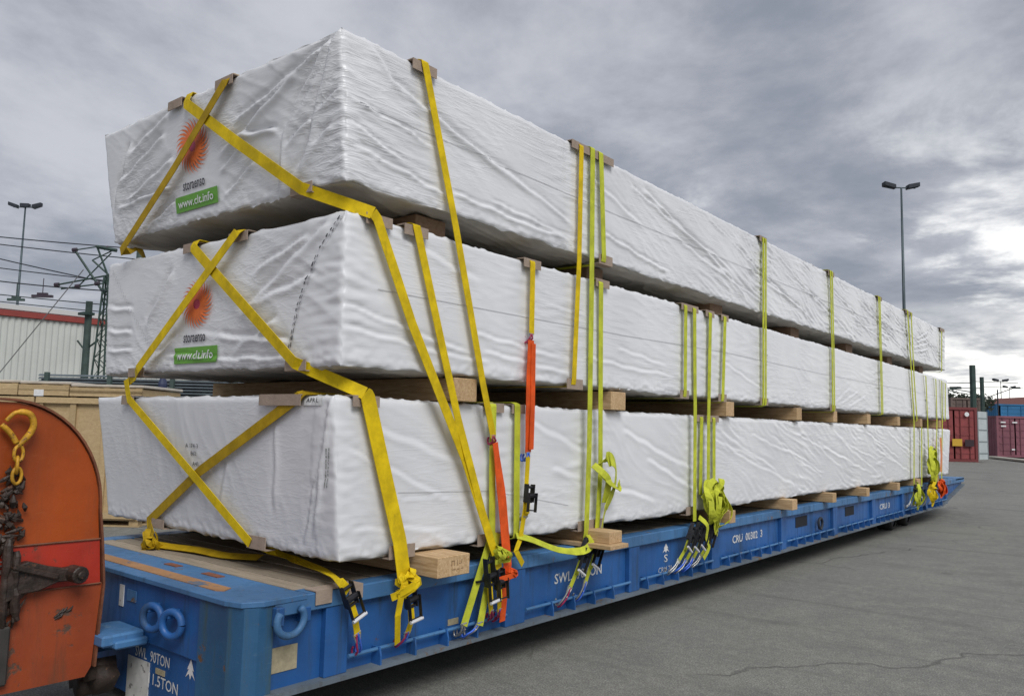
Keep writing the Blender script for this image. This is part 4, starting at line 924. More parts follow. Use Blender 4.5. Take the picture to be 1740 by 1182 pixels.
# far cluster
for tab, lab, bot, rt in ((s13, 'lime strap from the top package down to the trailer, leftmost of the far cluster', False, ((.080,12.890,.793), (.080,12.702,.615), (.030,12.528,.427))),
        (s13b, 'lime strap on the two upper packages, beside the leftmost of the far cluster', True, None), (s14, 'lime strap in the far cluster ending in hanging slack webbing', False, ((.080,13.370,.740), (.080,13.170,.538), (.030,13.032,.416))),
        (s15, 'lime strap in the far cluster reaching the trailer beside an orange sling', False, ((.080,14.039,.854), (.080,13.820,.611), (.030,13.794,.391))), (s16, 'lime strap reaching the trailer, near the far corner of the stack', False, ((.080,14.440,.896), (.080,14.307,.620), (.030,14.225,.387))),
        (s17, 'lime strap on the bottom package only, in the far cluster', False, None), (s18, 'lime strap on the middle package only, at the far corner', True, None), (s19, 'lime strap on the top package only, at its far corner', True, None)):
    s = Strap(lab, LIME, tab[0], group=GC); s.web(tab, X1, .07, top=True, bot=bot)
    if rt: s.ratchet(*rt, (2, 2))
    if tab is s14: s.bundle((.08,14.05,1.12), .26, 9, 31, .07, None, 1.3)
    if tab is s16: s.bundle((.08,14.75,.68), .12, 4, 33, .06, ORNG, 1.2)
    if tab is s15: s.web([(.09,15.0,1.66), (.10,15.0,1.30), (.09,14.95,.98)], X1, .15, m=mat('faded_orange_webbing', (.70,.24,.10), .7), name='orange_sling'); s.bundle((.08,13.9,.62), .16, 4, 35, .06, GOLD, 1.2)
    if tab is s13: s.bundle((.08,12.75,.62), .16, 4, 36, .055, None, 1.3)

# ------------------------------------------------------------------ corner protectors
def protector_side(y0, y1, ztop, xp, label, group, bottom=False, drop=.062):
    zc = ztop
    if not bottom:
        zc = {3: 3.957-.065*y0/16, 2: 2.907-.035*y0/16, 1: 1.847-.015*y0/16}[1 if ztop < 2.4 else 2 if ztop < 3.4 else 3]
    t = thing('corner_protector', label, 'protector', (xp, (y0+y1)/2, zc), group); b = B(t.location)
    if not bottom:
        b.box((xp, y0, zc-drop), (xp+.006, y1, zc+.004)); b.box((xp-.07, y0, zc-.002), (xp-.0005, y1, zc+.004))
    else:
        b.box((xp, y0, zc-.004), (xp+.006, y1, zc+drop)); b.box((xp-.07, y0, zc-.004), (xp-.0005, y1, zc+.002))
    b.build('cardboard_angle', CARD, t)
GP = 'cardboard corner protectors under the straps'
for y0, y1, z, xp, lab in ((.37,.58,3.985,.096,'cardboard protector on the top edge of the top package, nearest the near corner'), (2.09,2.70,3.972,.096,'long cardboard protector on the top package under three straps'),
    (5.84,6.04,3.955,.096,'cardboard protector on the top package under the first lone pale strap'), (8.24,8.48,3.945,.096,'cardboard protector on the top package under the second lone pale strap'), (10.65,10.9,3.935,.096,'cardboard protector on the top package under the third lone pale strap'),
    (12.43,12.9,3.925,.096,'cardboard protector on the top package above the far cluster'), (15.2,15.6,3.915,.096,'cardboard protector at the far corner of the top package'),
    (.06,.26,2.925,.088,'cardboard protector on the middle package side, nearest the near corner'), (.36,.56,2.925,.088,'cardboard protector on the middle package, second from the near corner'),
    (1.53,1.73,2.92,.088,'cardboard protector on the middle package above the hanging orange sling'), (2.47,2.67,2.918,.088,'cardboard protector on the middle package, below the group of three straps'),
    (3.95,4.30,2.916,.088,'cardboard protector on the middle package under the two left straps of the second group'), (4.47,4.66,2.915,.088,'cardboard protector on the middle package under the third strap of the second group'), (4.83,5.0,2.914,.088,'cardboard protector on the middle package, rightmost of the second group'),
    (.07,.27,1.866,.024,'cardboard protector on the bottom package under the wide bent gold strap'), (1.22,1.42,1.866,.024,'cardboard protector on the bottom package, beside the joint of the orange sling'), (1.51,1.66,1.865,.024,'cardboard protector on the bottom package under the short lime strap'), (4.40,4.90,1.860,.024,'cardboard protector on the bottom package above the big webbing bundle')):
    protector_side(y0, y1, z, xp, lab, GP)
for y0, y1, z, xp, lab in ((2.50,2.70,3.035,.096,'cardboard protector at the foot of the top package, right strap of the three'), (2.09,2.30,1.992,.088,'cardboard protector at the foot of the middle package, left strap of the three'),
    (3.93,4.10,1.994,.088,'cardboard protector at the foot of the middle package, left of the second group'), (4.76,4.95,1.995,.088,'cardboard protector at the foot of the middle package, right of the second group'),
    (5.85,6.07,1.997,.088,'cardboard protector at the foot of the middle package under the first lone pale strap'), (8.26,8.50,2.0,.088,'cardboard protector at the foot of the middle package under the second lone pale strap'),
    (.39,.60,.893,.024,'cardboard protector at the foot of the bottom package behind the wide gold strap'), (1.18,1.45,.890,.024,'cardboard protector at the bottom package foot where gold and lime straps cross'),
    (2.36,2.72,.888,.024,'cardboard protector at the foot of the bottom package above the two middle ratchets'), (4.18,4.36,.884,.024,'cardboard protector at the foot of the bottom package left of the big webbing bundle')):
    protector_side(y0, y1, z, xp, lab, GP, True, .075)
def protector_end(x0, x1, z, yp, label, bottom=False, drop=.065, slope=0):
    t = thing('corner_protector', label, 'protector', ((x0+x1)/2, yp, z), GP); b = B(t.location); k = 1 if bottom else -1
    b.box((x0, yp-.006, min(z, z+k*drop)), (x1, yp, max(z, z+k*drop))); b.box((x0, yp+.0005, z-.003), (x1, yp+.07, z+.003)); b.build('cardboard_angle', CARD, t)
protector_end(-1.87, -1.68, 3.962, -.178, 'cardboard protector on the top package end, left of the two above the sunburst'); protector_end(-1.24, -1.03, 3.958, -.178, 'cardboard protector on the top package end, right of the two above the sunburst')
protector_end(-.42, -.21, 3.042, -.108, 'cardboard protector at the foot of the top package end under the long slanting strap', True)
protector_end(-1.70, -1.52, 2.912, -.084, 'cardboard protector on the middle package end, left of the two above the sunburst'); protector_end(-1.12, -.90, 2.912, -.084, 'cardboard protector on the middle package end, right of the two above the sunburst')
protector_end(-2.40, -2.16, 1.992, -.084, 'cardboard protector at the foot of the middle package end, left corner', True); protector_end(-.42, -.22, 1.988, -.084, 'cardboard protector at the foot of the middle package end, right side', True)
protector_end(-.70, -.28, 1.850, -.064, 'long cardboard protector on the bottom package end beside the white sticker', False); protector_end(-2.52, -2.33, 1.852, -.064, 'cardboard protector on the bottom package end at the top left')
protector_end(-2.10, -1.93, .905, .020, 'cardboard protector at the foot of the bottom package end, left', True); protector_end(-.88, -.68, .898, .020, 'cardboard protector at the foot of the bottom package end, centre', True, .08)
t = thing('corner_protector', 'pale cardboard sleeve on the trailer edge under the nearest ratchet', 'protector', (0, .05, .77), GP)
B(t.location).box((.001, -.11, .70), (.006, .0, .776)).box((.001, .12, .695), (.006, .22, .776)).box((-.10, -.11, .770), (.0005, .22, .776)).build('cardboard_angle', CARD, t)

# ------------------------------------------------------------------ surroundings, left
def mast_light(name, label, base, h, arm_dir, heads, group, head_w=.9, r0=.16, cat='mast'):
    bx, by, bz = base; t = thing(name, label, cat, base, group); o = t.location
    G = mat('mast_grey', (.06, .085, .095), .5, .3, .2, 1)
    B(o).tube([(bx, by, bz), (bx, by, bz+h)], [r0, r0*.42], 10).build('pole', G, t, smooth=True)
    a = Vector(arm_dir).normalized(); L = 1.05; c = Vector((bx, by, bz+h))
    B(o).tube([c-a*L, c+a*L], .05, 6).build('crossbar', G, t)
    for k in heads:
        p = c+a*k*L+Vector((0,0,.16)); side = a.cross(Vector(UP)).normalized()
        q = B(o); q.add([p+a*x*head_w/2+side*y*.28+Vector((0,0,z*.16+ (.12*x*k))) for z in (-1, 1) for x, y in ((-1,-1),(1,-.7),(1,.7),(-1,1))], [(0,3,2,1),(4,5,6,7),(0,1,5,4),(1,2,6,5),(2,3,7,6),(3,0,4,7)]); q.build('floodlight', DARK, t, bev=.03)
    return t
mast_light('floodlight_mast', 'tall slim floodlight mast with two lamp heads rising above the far end of the packages', (-11.15, 60.7, .3), 19.8, (.77, .63, 0), (-.85, .85), 'floodlight masts in the yard')
mast_light('floodlight_mast', 'distant floodlight mast with three lamp heads above the white warehouse', (-74.1, 23.3, 0), 19.9, (.77, .63, 0), (-1, 0, 1), 'floodlight masts in the yard', .75)
for x, y, h, lab in ((-15.6, 136.2, 10.0, 'small distant yard light above the red brown roof, left of two'), (-19.2, 172.1, 10.9, 'small distant yard light above the blue container, right of two')):
    t = mast_light('yard_light', lab, (x, y, 0), h, (.77, .63, 0), (-.7, .7), 'far yard lights', .8, .12)
t = thing('floodlight_mast', 'grey floodlight pole behind the far green posts', 'mast', (-6.16, 66.3, 0), 'floodlight masts in the yard')
B(t.location).tube([(-6.16, 66.3, 0), (-6.16, 66.3, 5.2)], .05, 6).build('pole', DARK, t); B(t.location).tube([(-5.2, 67.0, 5.35), (-7.6, 65.2, 4.2)], .035, 6).build('arm', DARK, t); B(t.location).box((-5.3, 66.9, 5.3), (-4.8, 67.3, 5.42)).build('floodlight', DARK, t)

# warehouse
WL = mat('warehouse_cladding', (.52, .535, .50), .6, 0, .06, .5); WR = mat('red_roof_trim', (.27, .045, .035), .5, 0, .15, 1); WG = mat('pale_roof', (.55, .55, .54), .6)
wh = thing('warehouse', 'white warehouse with ribbed cladding and red roof trim behind the overhead lines', 'building', (-58, 12, 0))
o = wh.location; d = Vector((.07, 1, 0)).normalized(); nrm_ = Vector((1, -.07, 0)).normalized(); st = Vector((-59.8, -6, 0))
b = B(o); pitch_ = .40; n = 105; vs = []
for k in range(n*4+1):
    off = (0, .07, .07, 0)[k % 4]; p = st+d*(pitch_*(k//4)+(0, .10, .25, .35)[k % 4])+nrm_*off; vs += [(p.x, p.y, 0), (p.x, p.y, 8.35)]
b.add(vs, [(2*i, 2*i+2, 2*i+3, 2*i+1) for i in range(n*4)]); b.build('wall', WL, wh)
e = st+d*pitch_*n
b = B(o); b.obox((st+e)/2+Vector((0,0,8.58))+nrm_*.12, d, nrm_, UP, 21.2, .12, .20); b.build('roof_trim', WR, wh)
b = B(o); b.obox((st+e)/2+Vector((0,0,9.03))+nrm_*.02, d, nrm_, UP, 21.2, .10, .17); b.build('gutter', WG, wh)
b = B(o); q = [st+nrm_*.0, e+nrm_*.0, e-nrm_*28, st-nrm_*28]; b.add([(p.x, p.y, 8.85) for p in q[:2]]+[(p.x, p.y, 10.2) for p in q[2:]]+[(p.x, p.y, 8.5) for p in q], [(0,1,2,3),(4,5,1,0),(5,6,2,1),(7,4,0,3)]); b.build('roof', WG, wh)
b = B(o); q = [(st-nrm_*.4), (e-nrm_*.4), (e-nrm_*28), (st-nrm_*28)]; b.add([(p.x, p.y, z) for z in (0, 8.3) for p in q], [(1,2,6,5),(2,3,7,6),(3,0,4,7)]); b.build('end_walls', WL, wh)

# overhead line masts
GRN = mat('green_steel', (.035, .065, .055), .6, .2, .3, 3); GRC = mat('green_grey_post', (.055, .085, .075), .7, 0, .3, 3); INS = mat('insulator', (.05, .035, .05), .4)
def beam_tube(b, p, q, r): b.tube([p, q], r, 6)
lm = thing('lattice_mast', 'green lattice railway mast with two triangular arms, left of the stack', 'mast', (-34.6, 13.7, 0)); o = lm.location
b = B(o); base_ = Vector((-34.65, 13.75, 0)); topp = Vector((-34.05, 13.42, 8.1)); ax = Vector((.77, .63, 0)); ay = Vector((-.63, .77, 0))
def mp(z, i, j): t = z/8.1; c = base_.lerp(topp, t); wd = .34*(1-t)+.09; return c+ax*i*wd+ay*j*wd
for i, j in ((-1,-1),(1,-1),(1,1),(-1,1)): b.tube([mp(0,i,j), mp(8.1,i,j)], .045, 5)
b.build('mast_legs', GRN, lm)
b = B(o); N = 17
for k in range(N):
    z0 = 8.1*k/N; z1 = 8.1*(k+1)/N; sg = 1 if k % 2 else -1
    for j in (-1, 1): b.tube([mp(z0, -sg, j), mp(z1, sg, j)], .022, 4); b.tube([mp(z0, j, -sg), mp(z1, j, sg)], .022, 4)
b.build('lattice_braces', GRN, lm)
b = B(o)
for p, q, r in (((-34.04,13.46,8.09),(-34.38,13.01,9.45),.05), ((-34.38,13.01,9.45),(-33.7,13.6,9.3),.09), ((-35.19,12.37,9.27),(-34.32,13.31,7.48),.055), ((-35.19,12.37,9.27),(-34.38,13.01,9.45),.03),
    ((-34.58,12.93,8.83),(-34.04,13.45,8.19),.045), ((-34.58,12.93,8.83),(-33.9,13.5,9.3),.03), ((-35.91,11.98,7.65),(-33.87,13.59,8.2),.04), ((-35.75,12.13,7.47),(-34.05,13.48,7.81),.035), ((-34.32,13.31,7.48),(-33.9,13.6,7.35),.09), ((-35.2,12.6,7.55),(-34.0,13.5,9.2),.03)):
    b.tube([p, q], r, 6)
b.build('cantilever_arms', GRN, lm)
for c in ((-34.45,13.17,7.75), (-35.19,12.37,9.27), (-35.9,11.99,7.65), (-35.15,12.6,7.6), (-34.1,13.3,9.4)):
    b = B(o); b.tube([Vector(c)-Vector((.08,.06,0)), Vector(c)+Vector((.08,.06,.02))], .10, 8); b.build('insulator', INS, lm)
ps = thing('line_post', 'thin green grey post with small brackets in front of the white warehouse', 'post', (-36.3, 13.6, 0)); o = ps.location
B(o).tube([(-36.2,13.65,0), (-35.8,13.44,7.07)], [.20, .16], 8).build('pole', GRC, ps)
b = B(o); b.box((-36.15,13.1,6.4), (-35.5,13.6,6.52)); b.tube([(-36.2,13.2,5.2), (-35.95,13.45,4.75), (-35.5,13.8,5.2)], .05, 5); b.build('bracket', GRN, ps)
for p, q, lab in (((-42.11,10.42,10.61),(-35.99,15.51,10.1),'topmost thin overhead wire at the left edge'), ((-44.41,11.12,10.69),(-37.99,16.48,9.97),'second thin overhead wire from the top at the left edge'), ((-42.15,10.51,9.68),(-35.05,13.94,8.04),'overhead wire sloping down to the lattice mast'),
    ((-46.75,11.91,9.83),(-40.03,17.53,9.01),'overhead wire below the arms of the left mast'), ((-39.91,9.94,8.11),(-35.62,12.22,7.6),'contact wire ending at the insulator of the lower arm'), ((-49.11,12.72,8.65),(-42.07,18.58,7.99),'overhead wire carrying small dark droppers'), ((-53.71,14.12,8.82),(-46.92,19.78,8.15),'lowest overhead wire just above the red roof trim')):
    P_, Q_ = Vector(p), Vector(q); dd = (Q_-P_); b = B(P_); pts = [P_-dd*.5+dd*2.0*k/10+Vector((0,0,-.10*math.sin(PI*k/10))) for k in range(11)]
    b.tube(pts, .028, 4); o_ = new_obj('overhead_wire', b.mesh('overhead_wire', DARK), loc=P_, label=lab, cat='wire', group='overhead railway wires')
for c, L, lab, m_ in (((-47.37,14.2,8.2), .8, 'greenish section insulator on a wire, lower left', GRC), ((-44.02,14.36,8.14), .95, 'bluish flat section insulator on a wire, right of the greenish one', INS)):
    c = Vector(c); a = Vector((.77,.63,0)); q = B(c); q.obox(c, a, (-.63,.77,0), UP, L*.6, .08, .07); q.tube([c, c+Vector((0,0,1.0))], .025, 5); q.obox(c+Vector((0,0,.12)), a, (-.63,.77,0), UP, L*.3, .06, .07)
    new_obj('section_insulator', q.mesh('section_insulator', m_), loc=c, label=lab, cat='insulator', group='section insulators')
c = Vector((-37.2,10.18,3.18)); q = B(c); q.tube([(-38.6,9.3,1.1), (-33.87,12.28,8.2)], .022, 5); new_obj('guy_cable', q.mesh('guy_cable', mat('cable_grey', (.16,.16,.16), .6)), loc=c, label='grey stay cable slanting across the white warehouse wall', cat='cable')
dp = Vector((-33.3, 14.5, 0)); q = B(dp); q.tube([dp, dp+Vector((0,0,9.4))], .16, 8); q.tube([dp+Vector((0,0,9.0)), dp+Vector((1.2,1.0,9.1))], .05, 5); new_obj('line_post', q.mesh('line_post', GRC), loc=dp, label='dark green post seen in the gaps left of the package corners', cat='post')

# crates
FILM = mat('dusty_clear_film', (.50, .45, .38), .35, 0, .15, 5, .5, 12)
u2 = Vector((.772, .636, 0)); w2 = Vector((-.636, .772, 0)); c0 = Vector((-10.47, 1.72, 0))
def crate(s0, s1, z0, z1, dep, label, film=False, off=0.0):
    ctr = c0+u2*(s0+s1)/2+w2*(off+dep/2); t = thing('wooden_crate', label, 'crate', (ctr.x, ctr.y, z0), 'wooden crates behind the trailer'); o = Vector(t.location)
    b = B(o); b.obox(Vector((ctr.x, ctr.y, (z0+z1)/2)), u2, w2, UP, (s1-s0)/2-.02, dep/2-.02, (z1-z0)/2-.01); b.build('panel', CRATEW, t)
    face = c0+w2*off
    for s_ in np.linspace(s0+.06, s1-.06, 4 if s1-s0 > 1.3 else 3):
        p = face+u2*s_; B(o).obox(Vector((p.x, p.y, (z0+z1)/2)), u2, w2, UP, .045, .022, (z1-z0)/2).build('batten', CRATEW, t)
    for z in (z0+.05, z1-.05):
        p = face+u2*(s0+s1)/2-w2*.02; B(o).obox(Vector((p.x, p.y, z)), u2, w2, UP, (s1-s0)/2, .022, .045).build('batten', CRATEW, t)
    if film:
        p = c0+u2*(s0+s1)/2+w2*(off+dep/2); q = B(o); q.obox(Vector((p.x, p.y, z1+.03)), u2, w2, UP, (s1-s0)/2+.01, dep/2+.01, .022); q.build('film_cover', FILM, t, bev=.01)
    return t
crate(-1.6, .55, .12, 1.97, 1.6, 'large tan crate standing on the ground behind the orange gooseneck')
crate(.58, 2.25, .12, 1.97, 1.6, 'large tan crate half hidden behind the left edge of the bottom package')
crate(-1.0, .28, 1.985, 2.17, 1.5, 'low film covered crate on top, leftmost', True); crate(.30, 1.08, 1.985, 2.16, 1.5, 'low film covered crate on top, in the middle', True); crate(1.10, 2.22, 1.985, 2.13, 1.5, 'low film covered crate on top, beside the package corner', True)
p = c0+u2*.62-w2*.045
t_ = new_obj('paper_label', B(p).obox(Vector((p.x, p.y, 2.03)), u2, w2, UP, .075, .003, .05).mesh('paper_label', WHITEP), loc=p, label='small white paper label on the low crate', cat='label')
pl = thing('pallet', 'weathered wooden pallet under the tan crate, left of the trailer deck', 'pallet', tuple(c0+u2*1.6+w2*.5)); o = Vector(pl.location)
for z in (.012, .108):
    for k in range(5): p = c0+u2*1.55+w2*(.05+.25*k); B(o).obox(Vector((p.x, p.y, z)), u2, w2, UP, .75, .06, .010).build('board', CRATEW, pl)
for s_ in (.9, 1.55, 2.2):
    for k in (0, 1): p = c0+u2*s_+w2*(.08+k); B(o).obox(Vector((p.x, p.y, .060)), u2, w2, UP, .07, .07, .037).build('block', CRATEW, pl)
pl2 = thing('pallet', 'second pallet under the large tan crate behind the gooseneck', 'pallet', tuple(c0-u2*.6+w2*.5)); o = Vector(pl2.location)
for z in (.012, .108):
    for k in range(5): p = c0-u2*.6+w2*(.05+.25*k); B(o).obox(Vector((p.x, p.y, z)), u2, w2, UP, .9, .06, .010).build('board', CRATEW, pl2)
for s_ in (-1.4, -.6, .2):
    for k in (0, 1): p = c0+u2*s_+w2*(.08+k); B(o).obox(Vector((p.x, p.y, .060)), u2, w2, UP, .07, .07, .037).build('block', CRATEW, pl2)

# louvred fence seen through the gap
lf = thing('louvred_fence', 'grey blue louvred metal fence seen through the gap under the middle package', 'fence', (-20.7, 9.4, 0)); o = lf.location
u3 = Vector((.772, .636, 0)); w3 = Vector((-.636, .772, 0)); q0 = Vector((-23.5, 7.1, 0))
SL = mat('slat_blue_grey', (.12, .145, .16), .5, .2, .2, 2)
for k in range(4):
    p = q0+u3*(.2+1.95*k)-w3*.08; B(o).obox(Vector((p.x, p.y, 1.5)), u3, w3, UP, .06, .06, 1.5).build('fence_post', GRC, lf)
b = B(o)
for k in range(28):
    p = q0+u3*3.2; b.obox(Vector((p.x, p.y, .35+.095*k)), u3, (w3*.8+Vector((0,0,.6))).normalized(), (Vector((0,0,.8))-w3*.6).normalized(), 3.3, .045, .006)
sl_ = b.build('slats', SL, lf); sl_['kind'] = 'stuff'
B(o).obox(q0+u3*3.2+w3*.16+Vector((0,0,1.45)), u3, w3, UP, 3.3, .02, 1.4).build('back_panel', mat('back_dark', (.03,.035,.04), .8), lf)
for x_, z_, lab, m_ in ((.92, 2.2, 'small red post in front of the louvred fence', mat('post_red', (.25,.05,.03), .6)), (4.2, 2.55, 'small dark blue post in front of the louvred fence', mat('post_blue', (.03,.04,.09), .6))):
    p = q0+u3*x_-w3*1.0+Vector((0,0,0)); q = B(p); q.tube([p, p+Vector((0,0,z_-.25)), p+Vector((0,0,z_+.12)), p+Vector((0,0,z_+.45))], [.10,.10,.13,.04], 10); new_obj('marker_post', q.mesh('marker_post', m_), loc=p, label=lab, cat='post', group='small posts by the louvred fence')

# ------------------------------------------------------------------ surroundings, right
def container(name_label, origin, width, length, height, z0, m, trim, yawdeg, doors=True, mirror=False, cat='container', group='shipping containers at the edge of the yard'):
    """front face spans origin .. origin + width*(dir); body goes back"""
    a = math.radians(yawdeg); dx = Vector((math.cos(a), math.sin(a), 0)); dy = Vector((-math.sin(a), math.cos(a), 0))
    t = thing('shipping_container', name_label, cat, tuple(origin[:2])+(z0,), group); o = Vector(t.location); O = Vector((origin[0], origin[1], z0))
    def bb(): return B(o)
    # corrugated long sides
    for s_ in (0, 1):
        n = int(length/.28); vs = []
        for k in range(n*4+1):
            q = (0, .04, .04, 0)[k % 4]*(1 if s_ else -1); p = O+dx*(width*s_-(.05 if s_ else -.05)+q)+dy*(.05+length*(k/(n*4))); vs += [tuple(p+Vector((0,0,.12))), tuple(p+Vector((0,0,height-.1)))]
        b = bb(); b.add(vs, [(2*i, 2*i+2, 2*i+3, 2*i+1) for i in range(n*4)]); b.build('side_wall', m, t)
    b = bb()
    for s_ in (0, 1):
        for e_ in (0, 1): b.obox(O+dx*(.07+(width-.14)*s_)+dy*(.07+(length-.14)*e_)+Vector((0,0,height/2)), dx, dy, UP, .07, .07, height/2)
        b.obox(O+dx*(.05+(width-.10)*s_)+dy*length/2+Vector((0,0,height-.05)), dx, dy, UP, .05, length/2-.14, .05); b.obox(O+dx*(.05+(width-.10)*s_)+dy*length/2+Vector((0,0,.07)), dx, dy, UP, .05, length/2-.14, .07)
    for e_ in (0, 1):
        for z in (.08, height-.07): b.obox(O+dx*width/2+dy*(.05+(length-.1)*e_)+Vector((0,0,z)), dx, dy, UP, width/2-.14, .05, .07)
    b.build('frame', trim, t)
    b = bb(); b.obox(O+dx*width/2+dy*length/2+Vector((0,0,height-.03)), dx, dy, UP, width/2-.1, length/2-.1, .012); b.build('roof', m, t)
    b = bb(); b.obox(O+dx*width/2+dy*(length-.1)+Vector((0,0,height/2)), dx, dy, UP, width/2-.14, .02, height/2-.15); b.build('end_wall', m, t)
    for k in (0, 1):
        c = O+dx*(width*(.27+.46*k))+dy*.07+Vector((0,0,height/2)); dr = bb(); dr.obox(c, dx, dy, UP, width*.21, .02, height/2-.16); D_ = dr.build('door', m, t)
        b = bb()
        for j in range(5): b.obox(c-dy*.03+Vector((0,0,(j-2)*height*.165)), dx, dy, UP, width*.19, .014, .05)
        b.build('door_ribs', m, D_)
        b = bb()
        for j in (-1, 1): p = c+dx*j*width*.10-dy*.07; b.tube([p-Vector((0,0,height/2-.12)), p+Vector((0,0,height/2-.12))], .02, 6)
        b.build('lock_bars', trim, D_)
    return t, O, dx, dy
RC = mat('container_red', (.24, .048, .048), .6, 0, .25, 1.2, .2, 8, (.14,.06,.05), .66); PC = mat('container_plum', (.21, .075, .10), .65, 0, .2, 1.2, .2, 8); BC = mat('container_blue', (.02, .14, .30), .6, 0, .2, 1.0); BRC = mat('container_brown', (.13, .10, .085), .8, 0, .3, 1); GC_ = mat('container_pale', (.45, .50, .50), .6, 0, .12, 1.5); TR = mat('container_frame_red', (.16, .03, .03), .6)
t, O, dx, dy = container('red shipping container with one pale door leaf swung open, beside the stack', (-6.14, 44.34), 2.44, 6.06, 2.89, .33, RC, TR, 39)
for dx_, z_, w_, h_, m_, nm_ in ((1.30, 1.02, .26, .15, mat('yellow_placard', (.55,.33,.03), .6), 'yellow_placard'), (1.95, 1.0, .24, .14, mat('dark_placard', (.03,.015,.02), .6), 'dark_placard'), (1.85, 2.52, .10, .10, WHITEP, 'white_disc')):
    c = O+dx*dx_-dy*.08+Vector((0,0,z_))
    if nm_ == 'white_disc': q = B(Vector(t.location)); q.tube([c, c-dy*.01], .12, 14); q.build(nm_, m_, t)
    else: B(Vector(t.location)).obox(c, dx, dy, UP, w_, .008, h_+.04).build(nm_, m_, t)
c = O+dx*2.88+dy*.30+Vector((0,0,1.42)); dd = (dx*.8+dy*.6).normalized(); dn = Vector((-dd.y, dd.x, 0))
dl = B(Vector(t.location)).obox(c, dd, dn, UP, .52, .025, 1.27).build('open_door', GC_, t, label='pale inside of the open door leaf')
b = B(Vector(t.location)); 
for j in range(4): b.obox(c-dn*.03+Vector((0,0,-.95+.62*j)), dd, dn, UP, .50, .012, .03)
b.obox(c-dn*.03+dd*.50, dd, dn, UP, .03, .015, 1.27); b.build('door_ribs', mat('rib_grey', (.22,.25,.26), .6), dl)
t, O, dx, dy = container('plum coloured shipping container with white lettering, right of the open pale door', (-5.05, 57.62), 2.44, 6.06, 2.66, .40, PC, PC, 38.5)
for k, (a_, z_) in enumerate(((.30, 2.25), (1.05, 2.25), (.32, 2.0), (.9, .5))): B(Vector(t.location)).obox(O+dx*(a_+.1)-dy*.06+Vector((0,0,z_)), dx, dy, UP, .16 if k < 3 else .10, .006, .045).build('white_marking', WHITEP, t)
t, O, dx, dy = container('plum coloured shipping container at the right edge of the photo', (-3.05, 59.25), 2.44, 6.06, 2.66, .42, PC, PC, 38.5)
for z_ in (1.75, 1.42, 1.1): B(Vector(t.location)).obox(O+dx*.25-dy*.06+Vector((0,0,z_)), dx, dy, UP, .14, .006, .09).build('white_marking', WHITEP, t)
container('blue shipping container standing on top, above the plum ones', (-8.75, 84.0), 6.06, 2.44, 2.45, 2.32, BC, BC, 38.5); container('blue shipping container behind the plum ones, below another blue one', (-8.75, 84.0), 6.06, 2.44, 2.0, .32, BC, BC, 38.5)
container('grey brown container roof showing above the red container, upper one', (-8.75, 63.4), 2.44, 6.06, 2.5, 2.0, BRC, BRC, 39); container('grey brown container behind the red one, carrying another', (-8.75, 63.4), 2.44, 6.06, 1.66, .33, BRC, BRC, 39)
rs = thing('storage_shed', 'low red brown pitched roof shed far behind the blue container', 'building', (-8, 104, 0)); o = rs.location
a = Vector((.77,.63,0)); bb_ = Vector((-.63,.77,0)); c = Vector((-7.6, 104.3, 0))
B(o).obox(c+Vector((0,0,2.3)), a, bb_, UP, 4.6, 4, 2.3).build('wall', BRC, rs)
b = B(o); b.add([c+a*x+bb_*y+Vector((0,0,z)) for x, y, z in ((-5,-4.2,4.6),(5,-4.2,4.6),(5,4.2,4.6),(-5,4.2,4.6),(-2.4,-4.2,6.15),(5,-4.2,5.75),(5,4.2,5.75),(-2.4,4.2,6.15))], [(0,1,5,4),(1,2,6,5),(2,3,7,6),(3,0,4,7),(4,5,6,7)]); b.build('roof', mat('roof_red_brown', (.20,.075,.06), .7), rs)
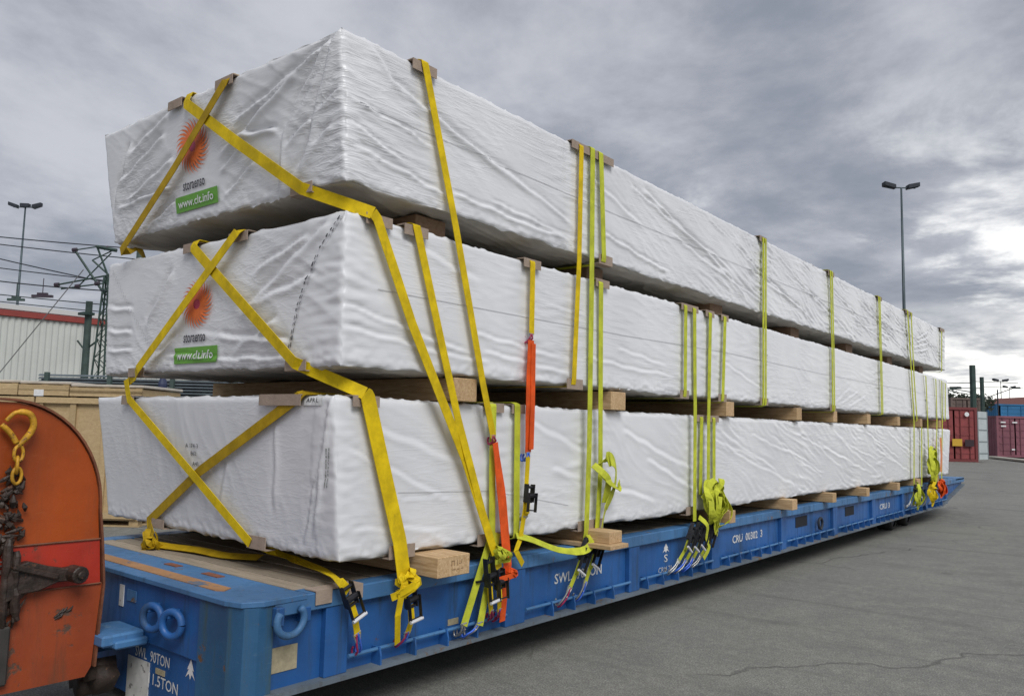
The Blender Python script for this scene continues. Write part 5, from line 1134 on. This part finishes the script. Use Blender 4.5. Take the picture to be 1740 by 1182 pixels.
# green posts of the far railway line
for x, y, h, r, lab in ((-5.71, 53.85, 5.8, .17, 'thick dark green post rising behind the red container'), (-6.18, 60.01, 5.45, .13, 'thinner dark green post right of the thick one')):
    t = thing('line_post', lab, 'post', (x, y, .3), 'green posts behind the containers'); o = t.location
    B(o).tube([(x, y, .3), (x, y, .3+h)], [r*1.1, r], 8).build('pole', GRN, t)
    b = B(o); b.tube([(x, y, 5.0), (x-3.2, y-2.6, 4.9)], .025, 5); b.tube([(x, y, 4.4), (x-2.4, y-2.0, 4.9)], .025, 5); b.tube([(x, y, 5.1), (x+2.2, y+1.8, 5.05)], .02, 5); b.build('arm', GRN, t)
t = thing('yard_light', 'small lamp on an arm just right of the far package corner', 'lamp', (-9.3, 64.1, 0), 'far yard lights'); o = t.location
B(o).tube([(-9.3, 64.1, 0), (-9.3, 64.1, 5.0), (-8.5, 64.7, 5.35)], .05, 6).build('pole', GRN, t); B(o).box((-9.0, 64.4, 5.2), (-8.3, 65.0, 5.36)).build('lamp_head', DARK, t)
# small trees behind
LEAF = mat('leaf_dark', (.025, .035, .022), .8, 0, .4, 2); BARK = mat('bark', (.06,.05,.04), .9)
def tree(x, y, zc, rx, rz, label, seed):
    t = thing('tree', label, 'tree', (x, y, .3), 'small dark trees behind the containers'); o = Vector(t.location); rng = random.Random(seed)
    B(o).tube([(x, y, .3), (x+.1, y, zc*.6), (x, y, zc)], [.18, .12, .05], 7).build('trunk', BARK, t)
    V = []; F = []
    for k in range(700):
        a1, a2 = rng.uniform(0, 2*PI), math.acos(rng.uniform(-1, 1)); r = rng.uniform(.35, 1)**.5*(.75+.35*math.sin(3*a1+seed)*math.sin(2*a2))
        c = Vector((x+rx*r*math.sin(a2)*math.cos(a1), y+rx*r*math.sin(a2)*math.sin(a1), zc+rz*r*math.cos(a2))); s_ = rng.uniform(.08, .2)
        d1 = Vector((rng.uniform(-1,1), rng.uniform(-1,1), rng.uniform(-1,1))).normalized(); d2 = d1.orthogonal().normalized()
        n = len(V); V += [tuple(c-o-d1*s_), tuple(c-o+d2*s_*.6), tuple(c-o+d1*s_), tuple(c-o-d2*s_*.6)]; F.append((n, n+1, n+2, n+3))
    me = bpy.data.meshes.new('crown'); me.from_pydata(V, [], F); new_obj('crown', me, LEAF, t)
tree(-10.6, 69.5, 4.5, 1.5, 1.1, 'small dark tree just right of the far package corner', 1); tree(-8.3, 71.3, 4.3, 1.5, 1.0, 'small dark tree between the green posts', 2); tree(-9.5, 70.6, 4.1, 1.2, 1.1, 'small dark tree between two others behind the red container', 4)
kb = Vector((-5.22, 56.2, .33)); q = B(kb); e_ = Vector((3.6,-8.6,0)).normalized(); n_ = Vector((.92,.385,0))
q.obox(Vector((-3.2, 51.4, .42)), e_, n_, UP, 5.2, .35, .05); q2 = new_obj('kerb', q.mesh('kerb', mat('pale_concrete', (.42,.40,.34), .8, 0, .1, 2), bev=.01), loc=kb, label='pale concrete kerb strip in front of the plum containers', cat='kerb')
